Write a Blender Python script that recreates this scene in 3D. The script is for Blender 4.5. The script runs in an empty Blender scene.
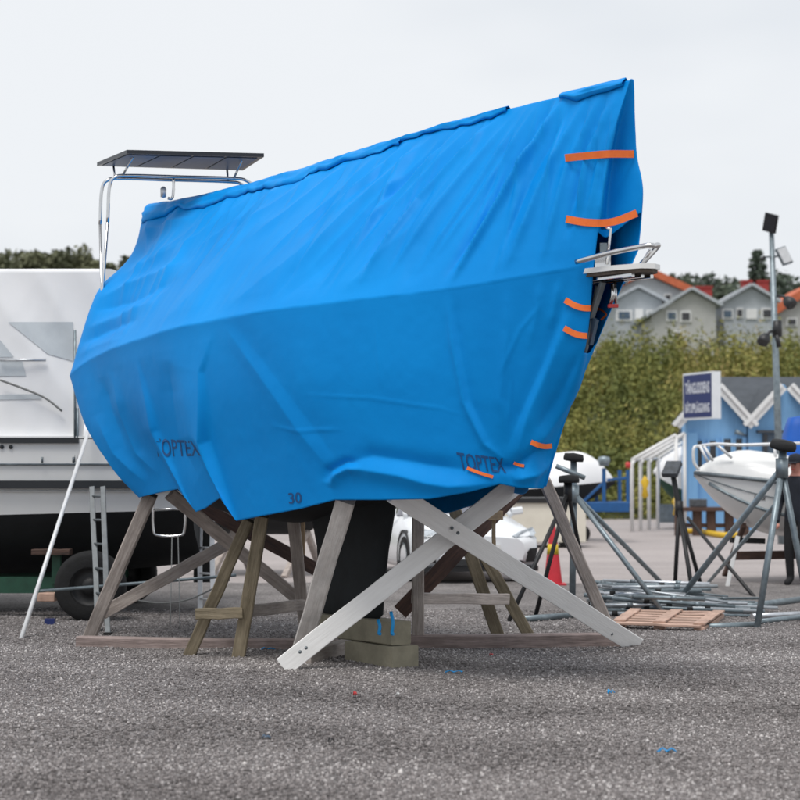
import bpy, bmesh, math, random
import numpy as np
from mathutils import Vector, Matrix, Quaternion, noise as mnoise
from mathutils.bvhtree import BVHTree
random.seed(7); rng = np.random.default_rng(7)
R = math.radians
SC = bpy.context.scene
COL = SC.collection

# ------------------------------------------------------------------ camera, sky, sun, exposure
FPX, HZ, CAMH = 1800.0, 470.0, 1.6          # focal length and horizon row for an 800 px picture
PITCH = math.atan((HZ - 400) / FPX)
cam = bpy.data.cameras.new('camera'); camo = bpy.data.objects.new('camera', cam); COL.objects.link(camo)
camo.location = (0, 0, CAMH); camo.rotation_euler = (R(90) + PITCH, 0, 0)
cam.sensor_width = 36; cam.lens = 36 * FPX / 800; cam.clip_end = 4000; cam.clip_start = .1
cam.dof.use_dof = True; cam.dof.focus_distance = 14.6; cam.dof.aperture_fstop = 2.6
SC.camera = camo
SC.view_settings.view_transform = 'Standard'; SC.view_settings.look = 'None'
SC.view_settings.exposure = 0.5; SC.view_settings.gamma = 1.0; SC.view_settings.use_curve_mapping = False
SUN_EL, SUN_AZ = R(66), R(205)              # azimuth clockwise from +Y: behind the camera, to its left

wd = bpy.data.worlds.new('World'); SC.world = wd; wd.use_nodes = True
nt = wd.node_tree; N = nt.nodes; Lk = nt.links; N.clear()
sky = N.new('ShaderNodeTexSky'); sky.sky_type = 'NISHITA'; sky.sun_disc = False
sky.sun_elevation = SUN_EL; sky.sun_rotation = SUN_AZ; sky.air_density = 1; sky.dust_density = 3
tc = N.new('ShaderNodeTexCoord'); nz = N.new('ShaderNodeTexNoise'); nz.inputs['Scale'].default_value = 1.7
nz.inputs['Detail'].default_value = 4; nz.inputs['Roughness'].default_value = .55
mpn = N.new('ShaderNodeMapping'); mpn.inputs['Scale'].default_value = (1, 1, 3.0)
Lk.new(tc.outputs['Generated'], mpn.inputs['Vector']); Lk.new(mpn.outputs[0], nz.inputs['Vector'])
rp = N.new('ShaderNodeValToRGB'); rp.color_ramp.elements[0].position = .36; rp.color_ramp.elements[1].position = .62
rp.color_ramp.elements[0].color = (.515, .545, .583, 1); rp.color_ramp.elements[1].color = (.635, .652, .672, 1)
Lk.new(nz.outputs['Fac'], rp.inputs['Fac'])
vm = N.new('ShaderNodeVectorMath'); vm.operation = 'SCALE'; vm.inputs['Scale'].default_value = 10.0
Lk.new(rp.outputs[0], vm.inputs[0])
mx = N.new('ShaderNodeMix'); mx.data_type = 'RGBA'; mx.inputs[0].default_value = .94   # closed cloud cover over a clear sky
Lk.new(sky.outputs[0], mx.inputs[6]); Lk.new(vm.outputs[0], mx.inputs[7])
bg = N.new('ShaderNodeBackground'); bg.inputs['Strength'].default_value = .1
Lk.new(mx.outputs[2], bg.inputs['Color'])
wo = N.new('ShaderNodeOutputWorld'); Lk.new(bg.outputs[0], wo.inputs['Surface'])

sl = bpy.data.lights.new('sun', 'SUN'); sl.energy = 1.5; sl.angle = R(25); sl.color = (1, .97, .93)
so = bpy.data.objects.new('sun', sl); COL.objects.link(so)
sd = Vector((math.sin(SUN_AZ) * math.cos(SUN_EL), math.cos(SUN_AZ) * math.cos(SUN_EL), math.sin(SUN_EL)))
so.rotation_euler = sd.to_track_quat('Z', 'Y').to_euler(); so.location = (-10, -10, 30)

# ------------------------------------------------------------------ picture <-> place
FW = Vector((0, math.cos(PITCH), math.sin(PITCH))); UP = Vector((0, -math.sin(PITCH), math.cos(PITCH)))
CAM = Vector((0, 0, CAMH))
def ray(px, py): return FW + Vector((1, 0, 0)) * ((px - 400) / FPX) + UP * ((400 - py) / FPX)
def at(px, py, Y): d = ray(px, py); return CAM + d * (Y / d.y)
def gp(px, py, z=0.0): d = ray(px, py); return CAM + d * ((z - CAMH) / d.z)
BH = Vector((.6, -.8, 0)); BS = Vector((-.8, -.6, 0)); B0 = Vector((1.46, 12.6, 0))   # sailboat heading, starboard, bow
def bw(a, w, z): return B0 - BH * a + BS * w + Vector((0, 0, z))
def on(px, py, w):
    d = ray(px, py); t = (w - (CAM - B0).dot(BS)) / d.dot(BS); return CAM + d * t
def tob(p): q = p - B0; return (-q.dot(BH), q.dot(BS), p.z)
def proj(P):
    P = np.asarray(P); q = P - np.array(CAM); x = q[..., 0]; y = q @ np.array(FW); u = q @ np.array(UP)
    return 400 + FPX * x / y, 400 - FPX * u / y

# ------------------------------------------------------------------ materials
MATS = {}
WS_ = (1.2, 14, 14)
def mat(name, c1, c2=None, rough=.6, metal=0., scale=4., stretch=(1, 1, 1), bump=0., bscale=None, detail=6, spec=.5, contrast=(.3, .7), rnd=.0, trans=0., alpha=1., c3=None, sheen=0.):
    m = bpy.data.materials.new(name); m.use_nodes = True; t = m.node_tree; n = t.nodes; l = t.links
    b = n['Principled BSDF']; b.inputs['Roughness'].default_value = rough; b.inputs['Metallic'].default_value = metal
    b.inputs['Specular IOR Level'].default_value = spec
    if trans: b.inputs['Transmission Weight'].default_value = trans
    if alpha < 1: b.inputs['Alpha'].default_value = alpha
    if sheen: b.inputs['Sheen Weight'].default_value = sheen
    tcn = n.new('ShaderNodeTexCoord'); mp = n.new('ShaderNodeMapping'); mp.inputs['Scale'].default_value = stretch
    oi = n.new('ShaderNodeObjectInfo'); ad = n.new('ShaderNodeVectorMath'); ad.operation = 'ADD'
    ml = n.new('ShaderNodeMath'); ml.operation = 'MULTIPLY'; ml.inputs[1].default_value = 40 * (1 if rnd >= 0 else 0)
    l.new(oi.outputs['Random'], ml.inputs[0]); l.new(tcn.outputs['Object'], ad.inputs[0]); l.new(ml.outputs[0], ad.inputs[1])
    l.new(ad.outputs[0], mp.inputs['Vector'])
    no = n.new('ShaderNodeTexNoise'); no.inputs['Scale'].default_value = scale; no.inputs['Detail'].default_value = detail
    no.inputs['Roughness'].default_value = .6
    l.new(mp.outputs[0], no.inputs['Vector'])
    cr = n.new('ShaderNodeValToRGB'); e = cr.color_ramp.elements
    if c2 is None: c2 = tuple(v * .8 for v in c1)
    e[0].position = contrast[0]; e[0].color = (*c2, 1); e[1].position = contrast[1]; e[1].color = (*c1, 1)
    if c3: x = e.new((contrast[0] + contrast[1]) / 2); x.color = (*c3, 1)
    l.new(no.outputs['Fac'], cr.inputs['Fac'])
    out = cr.outputs[0]
    if stretch == WS_ and name != 'wood_white':
        nd = n.new('ShaderNodeTexNoise'); nd.inputs['Scale'].default_value = 2.3; nd.inputs['Detail'].default_value = 6; nd.inputs['Roughness'].default_value = .65; l.new(ad.outputs[0], nd.inputs['Vector'])
        md_ = n.new('ShaderNodeMapRange'); md_.inputs['From Min'].default_value = .32; md_.inputs['From Max'].default_value = .62; md_.inputs['To Min'].default_value = .62; md_.inputs['To Max'].default_value = 1.05
        l.new(nd.outputs['Fac'], md_.inputs['Value']); sc_ = n.new('ShaderNodeVectorMath'); sc_.operation = 'SCALE'; l.new(out, sc_.inputs[0]); l.new(md_.outputs[0], sc_.inputs['Scale']); out = sc_.outputs[0]
    if rnd > 0:
        hs = n.new('ShaderNodeHueSaturation'); mr = n.new('ShaderNodeMapRange')
        mr.inputs['To Min'].default_value = 1 - rnd; mr.inputs['To Max'].default_value = 1 + rnd
        l.new(oi.outputs['Random'], mr.inputs['Value']); l.new(mr.outputs[0], hs.inputs['Value']); l.new(out, hs.inputs['Color']); out = hs.outputs[0]
    l.new(out, b.inputs['Base Color'])
    if bump:
        n2 = n.new('ShaderNodeTexNoise'); n2.inputs['Scale'].default_value = bscale or scale * 3; n2.inputs['Detail'].default_value = 5
        l.new(mp.outputs[0], n2.inputs['Vector'])
        bp = n.new('ShaderNodeBump'); bp.inputs['Strength'].default_value = min(1, bump); bp.inputs['Distance'].default_value = .01
        l.new(n2.outputs['Fac'], bp.inputs['Height']); l.new(bp.outputs[0], b.inputs['Normal'])
    MATS[name] = m; return m

WS = (1.2, 14, 14)
mat('wood_pale', (.90, .86, .82), (.70, .645, .60), .8, scale=3, stretch=WS, bump=.5, rnd=.06)
mat('wood_white', (.90, .89, .87), (.80, .785, .765), .7, scale=2.5, stretch=WS, bump=.25, contrast=(.2, .6))
mat('wood_grey', (.58, .51, .465), (.33, .28, .25), .85, scale=3, stretch=WS, bump=.5, rnd=.1)
mat('wood_olive', (.33, .275, .19), (.15, .12, .075), .85, scale=3, stretch=WS, bump=.5, rnd=.12)
mat('wood_dark', (.13, .07, .05), (.05, .03, .024), .8, scale=3, stretch=WS, bump=.5, rnd=.1)
mat('wood_beam', (.42, .335, .31), (.21, .16, .145), .85, scale=3, stretch=WS, bump=.5, rnd=.1)
mat('wood_pallet', (.62, .42, .33), (.45, .29, .22), .8, scale=3, stretch=WS, bump=.3, rnd=.05)
mat('wood_fresh', (.50, .36, .22), (.34, .23, .13), .8, scale=3, stretch=WS, bump=.3)
mat('steel', (.55, .58, .60), (.36, .39, .41), .42, .75, scale=14, bump=.1)
mat('galv', (.27, .32, .345), (.15, .185, .205), .45, .55, scale=10, bump=.15, rnd=.2)
mat('galv_dark', (.20, .23, .25), (.12, .14, .15), .5, .4, scale=10)
mat('chrome', (.72, .72, .72), (.6, .6, .6), .16, 1.0, scale=8)
mat('alu', (.72, .74, .76), (.55, .57, .6), .38, .8, scale=12)
mat('alu_white', (.80, .80, .80), (.66, .67, .68), .4, .1, scale=12)
mat('black_metal', (.012, .012, .013), (.007, .007, .008), .55, .0, scale=10)
mat('rubber', (.014, .014, .015), (.008, .008, .008), .9, scale=12, bump=.3)
mat('pad', (.09, .10, .115), (.05, .055, .06), .8, scale=12, bump=.3)
mat('gelcoat', (.82, .82, .80), (.74, .74, .73), .22, scale=1.2)
mat('gelcoat_grey', (.60, .60, .60), (.52, .52, .53), .3, scale=1.2)
mat('antifoul', (.010, .012, .014), (.005, .006, .007), .75, scale=4, bump=.2)
mat('keel_paint', (.011, .015, .018), (.005, .007, .008), .75, scale=5, bump=.3)
mat('stripe', (.015, .018, .022), None, .35)
mat('cover_white', (.87, .87, .875), (.82, .825, .83), .5, scale=1.6, bump=.2, bscale=3)
mat('cover_window', (.60, .645, .67), (.46, .50, .53), .35, scale=2.5, bump=.3, bscale=4)
mat('green_paint', (.012, .075, .042), (.006, .04, .022), .55, scale=6)
mat('strap', (.95, .20, .035), (.85, .16, .025), .6, scale=30)
mat('print', (.005, .055, .17), (.006, .09, .28), .6, scale=18, contrast=(.35, .75))
mat('panel_dark', (.012, .016, .024), (.008, .01, .016), .25, scale=3)
mat('panel_back', (.09, .14, .20), (.05, .08, .12), .35, scale=3)
mat('car_white', (.80, .82, .84), (.78, .80, .82), .18, scale=1)
mat('car_glass', (.16, .16, .19), (.10, .10, .13), .06, scale=1, spec=.9)
mat('car_black', (.014, .014, .015), None, .5)
mat('lamp_glass', (.55, .6, .65), (.25, .28, .3), .1, scale=12, spec=.8)
mat('cone_red', (.62, .03, .045), (.5, .02, .035), .55, scale=5)
mat('cone_band', (.72, .52, .03), (.6, .42, .02), .5, scale=5)
mat('house_blue', (.24, .49, .80), (.20, .43, .73), .7, scale=2, stretch=(8, 8, .6), bump=.2)
mat('trim_white', (.80, .80, .79), (.70, .70, .69), .55, scale=6)
mat('roof_slate', (.075, .085, .10), (.05, .058, .068), .75, scale=3, bump=.3)
mat('window_dark', (.05, .05, .055), (.02, .02, .024), .12, scale=3)
mat('sign_blue', (.012, .025, .13), (.01, .02, .11), .4, scale=4)
mat('sign_white', (.80, .83, .85), (.72, .75, .78), .45, scale=4)
mat('sign_letter', (.70, .73, .80), None, .5)
mat('house_grey', (.46, .49, .52), (.40, .43, .45), .8, scale=1.5)
mat('house_beige', (.48, .48, .46), (.42, .42, .40), .8, scale=1.5)
mat('roof_orange', (.62, .16, .07), (.45, .11, .05), .8, scale=2, bump=.2)
mat('roof_pale', (.46, .49, .52), (.38, .41, .44), .7, scale=2)
mat('chimney_red', (.38, .045, .04), (.28, .035, .03), .8, scale=4)
mat('canvas_blue', (.003, .10, .46), (.003, .08, .38), .6, scale=4, bump=.3)
mat('trailer_blue', (.01, .10, .30), (.008, .07, .21), .5, scale=6)
mat('cream', (.72, .68, .58), (.62, .58, .49), .6, scale=3)
mat('yellow', (.75, .48, .03), (.6, .38, .02), .6, scale=5)
mat('jacket', (.012, .016, .026), (.008, .010, .016), .85, scale=12, bump=.4)
mat('vest', (.02, .075, .10), (.014, .05, .07), .85, scale=12, bump=.4)
mat('trouser', (.014, .014, .016), (.009, .009, .01), .9, scale=12, bump=.4)
mat('skin', (.55, .25, .19), (.48, .2, .15), .55, scale=12)
mat('bark', (.07, .055, .045), (.035, .028, .022), .9, scale=6, bump=.6)
def tint_mat(name, stops, rough=.75):
    m = bpy.data.materials.new(name); m.use_nodes = True; n = m.node_tree.nodes; l = m.node_tree.links; b = n['Principled BSDF']; b.inputs['Roughness'].default_value = rough
    b.inputs['Specular IOR Level'].default_value = .2
    at_ = n.new('ShaderNodeAttribute'); at_.attribute_name = 'tint'; cr = n.new('ShaderNodeValToRGB'); e = cr.color_ramp.elements
    e[0].position = stops[0][0]; e[0].color = (*stops[0][1], 1); e[1].position = stops[-1][0]; e[1].color = (*stops[-1][1], 1)
    for p, c in stops[1:-1]: x = e.new(p); x.color = (*c, 1)
    l.new(at_.outputs['Fac'], cr.inputs['Fac']); l.new(cr.outputs[0], b.inputs['Base Color']); MATS[name] = m
tint_mat('leaf_bush', [(0, (.125, .145, .045)), (.35, (.19, .20, .058)), (.65, (.255, .245, .07)), (.85, (.305, .27, .085)), (1, (.33, .26, .105))])
mat('leaf_far', (.13, .16, .11), (.07, .09, .06), .8, scale=.25, detail=8, contrast=(.35, .65))  # leaf colour lightened to imitate haze over the skyline trees
mat('leaf_dark', (.10, .13, .095), (.055, .075, .055), .8, scale=.3, detail=8, contrast=(.35, .65))  # darker skyline foliage, also lightened in place of haze
mat('leaf_left', (.16, .165, .09), (.09, .10, .055), .8, scale=.3, detail=8, contrast=(.35, .65))  # paler leaf colour stands in for haze on the left treeline
mat('hill', (.09, .10, .03), (.05, .06, .02), .9, scale=.6, bump=.4)
mat('plastic_blue', (.005, .32, .72), (.004, .25, .6), .5, scale=9)
mat('plastic_red', (.6, .05, .05), None, .5)
mat('concrete', (.33, .30, .22), (.23, .21, .155), .9, scale=7, bump=.5)
mat('alu_dull', (.13, .145, .155), (.085, .095, .10), .5, .2, scale=12)
mat('rope', (.22, .23, .22), (.15, .15, .15), .8, scale=30)
mat('lamp_black', (.02, .021, .023), None, .45)
mat('lamp_face', (.55, .56, .57), (.45, .46, .47), .3, scale=9)
mat('teak', (.10, .075, .055), (.05, .035, .027), .7, scale=5, stretch=(1, 10, 1), bump=.3)

# stones, ground
def ground_mat(name, cols, s1, s2, bump, bs, rough=.95, streak=None, lo=.62, hi=1.3):
    m = bpy.data.materials.new(name); m.use_nodes = True; t = m.node_tree; n = t.nodes; l = t.links
    b = n['Principled BSDF']; b.inputs['Roughness'].default_value = rough; b.inputs['Specular IOR Level'].default_value = .25
    tcn = n.new('ShaderNodeTexCoord')
    vo = n.new('ShaderNodeTexVoronoi'); vo.inputs['Scale'].default_value = s1; vo.inputs['Randomness'].default_value = 1
    l.new(tcn.outputs['Object'], vo.inputs['Vector'])
    sep = n.new('ShaderNodeSeparateColor'); l.new(vo.outputs['Color'], sep.inputs[0])
    cr = n.new('ShaderNodeValToRGB'); e = cr.color_ramp.elements
    e[0].position = 0; e[0].color = (*cols[0], 1); e[1].position = 1; e[1].color = (*cols[-1], 1)
    for i, c in enumerate(cols[1:-1]): x = e.new((i + 1) / (len(cols) - 1)); x.color = (*c, 1)
    l.new(sep.outputs[0], cr.inputs['Fac'])
    no = n.new('ShaderNodeTexNoise'); no.inputs['Scale'].default_value = s2; no.inputs['Detail'].default_value = 8; no.inputs['Roughness'].default_value = .7
    mp = n.new('ShaderNodeMapping'); mp.inputs['Scale'].default_value = streak or (1, 1, 1)
    l.new(tcn.outputs['Object'], mp.inputs['Vector']); l.new(mp.outputs[0], no.inputs['Vector'])
    mr = n.new('ShaderNodeMapRange'); mr.inputs['From Min'].default_value = .3; mr.inputs['From Max'].default_value = .7
    mr.inputs['To Min'].default_value = lo; mr.inputs['To Max'].default_value = hi; l.new(no.outputs['Fac'], mr.inputs['Value'])
    mm = n.new('ShaderNodeVectorMath'); mm.operation = 'SCALE'; l.new(cr.outputs[0], mm.inputs[0]); l.new(mr.outputs[0], mm.inputs['Scale'])
    l.new(mm.outputs[0], b.inputs['Base Color'])
    if bump:
        bp = n.new('ShaderNodeBump'); bp.inputs['Strength'].default_value = bump; bp.inputs['Distance'].default_value = .015
        v2 = n.new('ShaderNodeTexVoronoi'); v2.inputs['Scale'].default_value = bs; l.new(tcn.outputs['Object'], v2.inputs['Vector'])
        iv = n.new('ShaderNodeMath'); iv.operation = 'SUBTRACT'; iv.inputs[0].default_value = 1; l.new(v2.outputs['Distance'], iv.inputs[1])
        l.new(iv.outputs[0], bp.inputs['Height']); l.new(bp.outputs[0], b.inputs['Normal'])
    MATS[name] = m; return m
ground_mat('gravel_base', [(.105, .095, .092), (.175, .16, .155), (.25, .231, .225), (.32, .30, .292)], 75, .9, .8, 75)
ground_mat('asphalt', [(.34, .303, .293), (.38, .341, .33), (.42, .378, .366)], 40, .22, .15, 60, streak=(.5, 1.8, 1), lo=.8, hi=1.12)
def stone_mat():
    m = bpy.data.materials.new('stone'); m.use_nodes = True; t = m.node_tree; n = t.nodes; l = t.links
    b = n['Principled BSDF']; b.inputs['Roughness'].default_value = .9; b.inputs['Specular IOR Level'].default_value = .3
    at_ = n.new('ShaderNodeAttribute'); at_.attribute_name = 'tint'
    cr = n.new('ShaderNodeValToRGB'); e = cr.color_ramp.elements
    e[0].position = 0; e[0].color = (.08, .072, .070, 1); e[1].position = 1; e[1].color = (.68, .64, .61, 1)
    for p, c in ((.3, (.208, .188, .183)), (.6, (.338, .311, .304)), (.85, (.53, .50, .49))): x = e.new(p); x.color = (*c, 1)
    l.new(at_.outputs['Fac'], cr.inputs['Fac']); l.new(cr.outputs[0], b.inputs['Base Color']); MATS['stone'] = m
stone_mat()

# ------------------------------------------------------------------ builders
def tag(o, label=None, cat=None, group=None, kind=None):
    if label: o['label'] = label
    if cat: o['category'] = cat
    if group: o['group'] = group
    if kind: o['kind'] = kind
    return o
def thing(name, label, cat, loc=(0, 0, 0), group=None, rz=0):
    o = bpy.data.objects.new(name, None); COL.objects.link(o); o.location = loc; o.rotation_euler = (0, 0, rz)
    o.empty_display_size = .1
    return tag(o, label, cat, group)
def root_loc(p):
    v = Vector((0, 0, 0))
    while p: v = v + Vector(p.location); p = p.parent
    return v
class MB:
    def __init__(s): s.v = []; s.f = []; s.sm = []; s.m = []
    def add(s, vs, fs, smooth=False, mi=0):
        k = len(s.v); s.v += [tuple(v) for v in vs]
        for f in fs: s.f.append(tuple(i + k for i in f)); s.sm.append(smooth); s.m.append(mi)
        return s
    def box(s, c, d, rot=None, mi=0):
        c = Vector(c); vs = []
        for x in (-.5, .5):
            for y in (-.5, .5):
                for z in (-.5, .5):
                    p = Vector((x * d[0], y * d[1], z * d[2])); vs.append(c + (rot @ p if rot else p))
        return s.add(vs, [(0, 1, 3, 2), (4, 6, 7, 5), (0, 4, 5, 1), (2, 3, 7, 6), (0, 2, 6, 4), (1, 5, 7, 3)], mi=mi)
    def bar(s, p0, p1, w, h, up=(0, 0, 1), ch=.12, seg=1, wob=0., mi=0):
        p0 = Vector(p0); p1 = Vector(p1); d = p1 - p0; L = d.length; X = d / L
        Y = Vector(up).cross(X)
        if Y.length < 1e-4: Y = Vector((1, 0, 0)).cross(X)
        Y.normalize(); Z = X.cross(Y); c = ch * min(w, h)
        prof = [(-w/2+c, -h/2), (w/2-c, -h/2), (w/2, -h/2+c), (w/2, h/2-c), (w/2-c, h/2), (-w/2+c, h/2), (-w/2, h/2-c), (-w/2, -h/2+c)]
        vs = []
        for i in range(seg + 1):
            o = p0 + d * (i / seg) + (Y * random.uniform(-wob, wob) + Z * random.uniform(-wob, wob) if 0 < i < seg else Vector())
            vs += [o + Y * a + Z * b for a, b in prof]
        fs = []
        for i in range(seg):
            for j in range(8): fs.append((i*8+j, i*8+(j+1) % 8, (i+1)*8+(j+1) % 8, (i+1)*8+j))
        fs += [tuple(range(7, -1, -1)), tuple(seg*8+j for j in range(8))]
        return s.add(vs, fs, mi=mi)
    def tube(s, pts, r, n=10, cap=True, mi=0):
        pts = [Vector(p) for p in pts]; rs = r if isinstance(r, (list, tuple)) else [r] * len(pts); vs = []; fs = []
        T = (pts[1] - pts[0]).normalized(); Y = T.orthogonal().normalized()
        for i, p in enumerate(pts):
            if i == 0: t = (pts[1] - p)
            elif i == len(pts) - 1: t = p - pts[i-1]
            else: t = (pts[i+1] - p).normalized() + (p - pts[i-1]).normalized()
            t.normalize(); Y = (Y - t * Y.dot(t)).normalized(); Z = t.cross(Y)
            vs += [p + (Y * math.cos(2*math.pi*k/n) + Z * math.sin(2*math.pi*k/n)) * rs[i] for k in range(n)]
        for i in range(len(pts) - 1):
            for k in range(n): fs.append((i*n+k, i*n+(k+1) % n, (i+1)*n+(k+1) % n, (i+1)*n+k))
        s.add(vs, fs, True, mi)
        if cap:
            k = len(s.v) - len(vs); s.f.append(tuple(k+j for j in range(n-1, -1, -1))); s.f.append(tuple(k+(len(pts)-1)*n+j for j in range(n)))
            s.sm += [False, False]; s.m += [mi, mi]
        return s
    def lathe(s, c, prof, n=24, axis=(0, 0, 1), mi=0, smooth=True):
        A = Vector(axis).normalized(); X = A.orthogonal().normalized(); Y = A.cross(X); c = Vector(c); vs = []; fs = []
        for r, h in prof: vs += [c + A * h + (X * math.cos(2*math.pi*k/n) + Y * math.sin(2*math.pi*k/n)) * r for k in range(n)]
        for i in range(len(prof) - 1):
            for k in range(n): fs.append((i*n+k, i*n+(k+1) % n, (i+1)*n+(k+1) % n, (i+1)*n+k))
        return s.add(vs, fs, smooth, mi)
    def grid(s, P, smooth=True, mi=0, wrap=False):
        P = np.asarray(P); a, b = P.shape[:2]; vs = P.reshape(-1, 3)
        fs = [(i*b+j, i*b+(j+1) % b, (i+1)*b+(j+1) % b, (i+1)*b+j) for i in range(a-1) for j in range(b if wrap else b-1)]
        return s.add(vs, fs, smooth, mi)
    def prism(s, pts, off, mi=0):
        n = len(pts); off = Vector(off); vs = [Vector(p) for p in pts] + [Vector(p) + off for p in pts]
        fs = [tuple(range(n-1, -1, -1)), tuple(range(n, 2*n))] + [(i, (i+1) % n, n+(i+1) % n, n+i) for i in range(n)]
        return s.add(vs, fs, mi=mi)
    def build(s, name, m, parent=None, fix=True):
        me = bpy.data.meshes.new(name); base = root_loc(parent) if parent else Vector((0, 0, 0))
        me.from_pydata([tuple(Vector(v) - base) for v in s.v], [], s.f); me.update()
        me.polygons.foreach_set('use_smooth', s.sm)
        for k in (m if isinstance(m, (list, tuple)) else [m]): me.materials.append(MATS[k])
        me.polygons.foreach_set('material_index', s.m)
        if fix:
            bm = bmesh.new(); bm.from_mesh(me); bmesh.ops.recalc_face_normals(bm, faces=bm.faces); bm.to_mesh(me); bm.free()
        o = bpy.data.objects.new(name, me); COL.objects.link(o)
        if parent: o.parent = parent
        return o
def plank(name, p0, p1, w, h, m, parent, up=(0, 0, 1), label=None, ch=.1):
    """a timber whose own X axis is its length, so that the grain follows it"""
    p0 = Vector(p0); p1 = Vector(p1); d = p1 - p0; L = d.length; X = d / L
    Y = Vector(up).cross(X)
    if Y.length < 1e-4: Y = Vector((0, 1, 0)).cross(X)
    Y.normalize(); Z = X.cross(Y)
    b = MB().bar((-L/2, 0, 0), (L/2, 0, 0), w, h, ch=ch, seg=6, wob=.004)
    o = b.build(name, m)
    Mx = Matrix((X, Y, Z)).transposed().to_4x4(); Mx.translation = (p0 + p1) / 2 - (root_loc(parent) if parent else Vector())
    if parent: o.parent = parent
    o.matrix_local = Mx
    if label: o['label'] = label
    return o
def part(name, m, parent, f): b = MB(); f(b); return b.build(name, m, parent)
def pchip(x, y, xn):
    x = np.asarray(x, float); y = np.asarray(y, float); h = np.diff(x); d = np.diff(y, axis=0) / h[:, None]
    m = np.zeros_like(y); m[0] = d[0]; m[-1] = d[-1]
    w1 = (2*h[1:] + h[:-1])[:, None]; w2 = (h[1:] + 2*h[:-1])[:, None]
    same = d[:-1] * d[1:] > 0
    with np.errstate(divide='ignore', invalid='ignore'): hm = (w1 + w2) / (w1 / d[:-1] + w2 / d[1:])
    m[1:-1] = np.where(same, hm, 0)
    k = np.clip(np.searchsorted(x, xn) - 1, 0, len(h) - 1); t = ((xn - x[k]) / h[k])[:, None]; H = h[k][:, None]
    return (2*t**3 - 3*t**2 + 1)*y[k] + (t**3 - 2*t**2 + t)*H*m[k] + (-2*t**3 + 3*t**2)*y[k+1] + (t**3 - t**2)*H*m[k+1]
def catmull(pts, n):
    P = np.array([tuple(p) for p in pts]); t = np.linspace(0, len(P)-1, n); P = np.vstack([2*P[0]-P[1], P, 2*P[-1]-P[-2]]); out = []
    for x in t:
        i = min(int(x), len(P)-4); u = x - i; a, b, c, d = P[i:i+4]
        out.append(.5*((2*b)+(-a+c)*u+(2*a-5*b+4*c-d)*u*u+(-a+3*b-3*c+d)*u**3))
    return [Vector(p) for p in out]

# ------------------------------------------------------------------ ground
g = MB().add([(-900, -60, 0), (900, -60, 0), (900, 1500, 0), (-900, 1500, 0)], [(0, 1, 2, 3)]).build('ground', 'asphalt')
tag(g, kind='structure')
def gz(x, y):
    return .014 + .018 * (np.sin(x*1.3 + .6*y) * np.sin(y*.9 - .4*x) * .5 + .5) + .008 * np.sin(x*4.1 + 1) * np.sin(y*3.3)
xs = np.linspace(-16, 16, 200); ys = np.concatenate([np.linspace(-4, 8, 20), np.linspace(8.2, 25.4, 190)])
G = np.zeros((len(ys), len(xs), 3))
for i, y in enumerate(ys):
    yy = y + (np.sin(xs*1.7)*.35 + np.sin(xs*.6+1)*.5 if i == len(ys)-1 else 0)
    G[i, :, 0] = xs; G[i, :, 1] = yy; G[i, :, 2] = gz(xs, y) if i < len(ys)-1 else .004
tag(MB().grid(G).build('gravel_yard', 'gravel_base'), kind='structure')
def stones(n, name, label, y0, y1, smin, smax):
    Y = y0 + (y1 - y0) * rng.random(n)**1.25; X = (rng.random(n)*2-1) * (Y * .235 + .4)
    base = np.array([(1, 0, 0), (0, 1, 0), (-1, 0, 0), (0, -1, 0), (0, 0, 1), (0, 0, -1)], float)
    V = base[None] * rng.uniform(.6, 1.25, (n, 6, 1)) + rng.normal(0, .18, (n, 6, 3))
    s = (smin + (smax - smin) * rng.random(n)**3)[:, None, None] * np.stack([rng.uniform(.8, 1.4, n), rng.uniform(.7, 1.2, n), rng.uniform(.5, .9, n)], 1)[:, None]
    V = V * s; th = rng.random(n) * 6.283; c, si = np.cos(th)[:, None], np.sin(th)[:, None]
    V = np.stack([V[..., 0]*c - V[..., 1]*si, V[..., 0]*si + V[..., 1]*c, V[..., 2]], -1)
    V += np.stack([X, Y, gz(X, Y) + s[:, 0, 2]*.25], -1)[:, None]
    F = np.array([(0, 1, 4), (1, 2, 4), (2, 3, 4), (3, 0, 4), (1, 0, 5), (2, 1, 5), (3, 2, 5), (0, 3, 5)])
    Fa = (F[None] + (np.arange(n)*6)[:, None, None]).reshape(-1, 3)
    me = bpy.data.meshes.new(name); me.vertices.add(n*6); me.vertices.foreach_set('co', V.astype(np.float32).ravel())
    me.loops.add(n*24); me.loops.foreach_set('vertex_index', Fa.astype(np.int32).ravel())
    me.polygons.add(n*8); me.polygons.foreach_set('loop_start', np.arange(n*8, dtype=np.int32)*3)
    me.update(); me.validate()
    a = me.attributes.new('tint', 'FLOAT', 'FACE')
    fld = lambda x, y: np.sin(x*1.1+y*2.3+1.3*np.sin(y*.9+x*.4))*np.sin(y*1.9-.5*x+np.sin(x*1.6)); tint = np.clip(rng.beta(1.7, 3.0, n) + .12*fld(X, Y) + .055*np.sin(Y*2.9+.35*X+np.sin(X*.9)*1.8) + .13*np.exp(-((Y-15.2-.3*np.sin(X*1.3))/.75)**2), 0, 1)
    a.data.foreach_set('value', np.repeat(tint, 8).astype(np.float32))
    me.materials.append(MATS['stone']); o = bpy.data.objects.new(name, me); COL.objects.link(o)
    return tag(o, label, 'gravel', kind='stuff')
stones(260000, 'gravel', 'loose grey brown crushed gravel covering the boat yard', 8.3, 20.5, .004, .0155)

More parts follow.
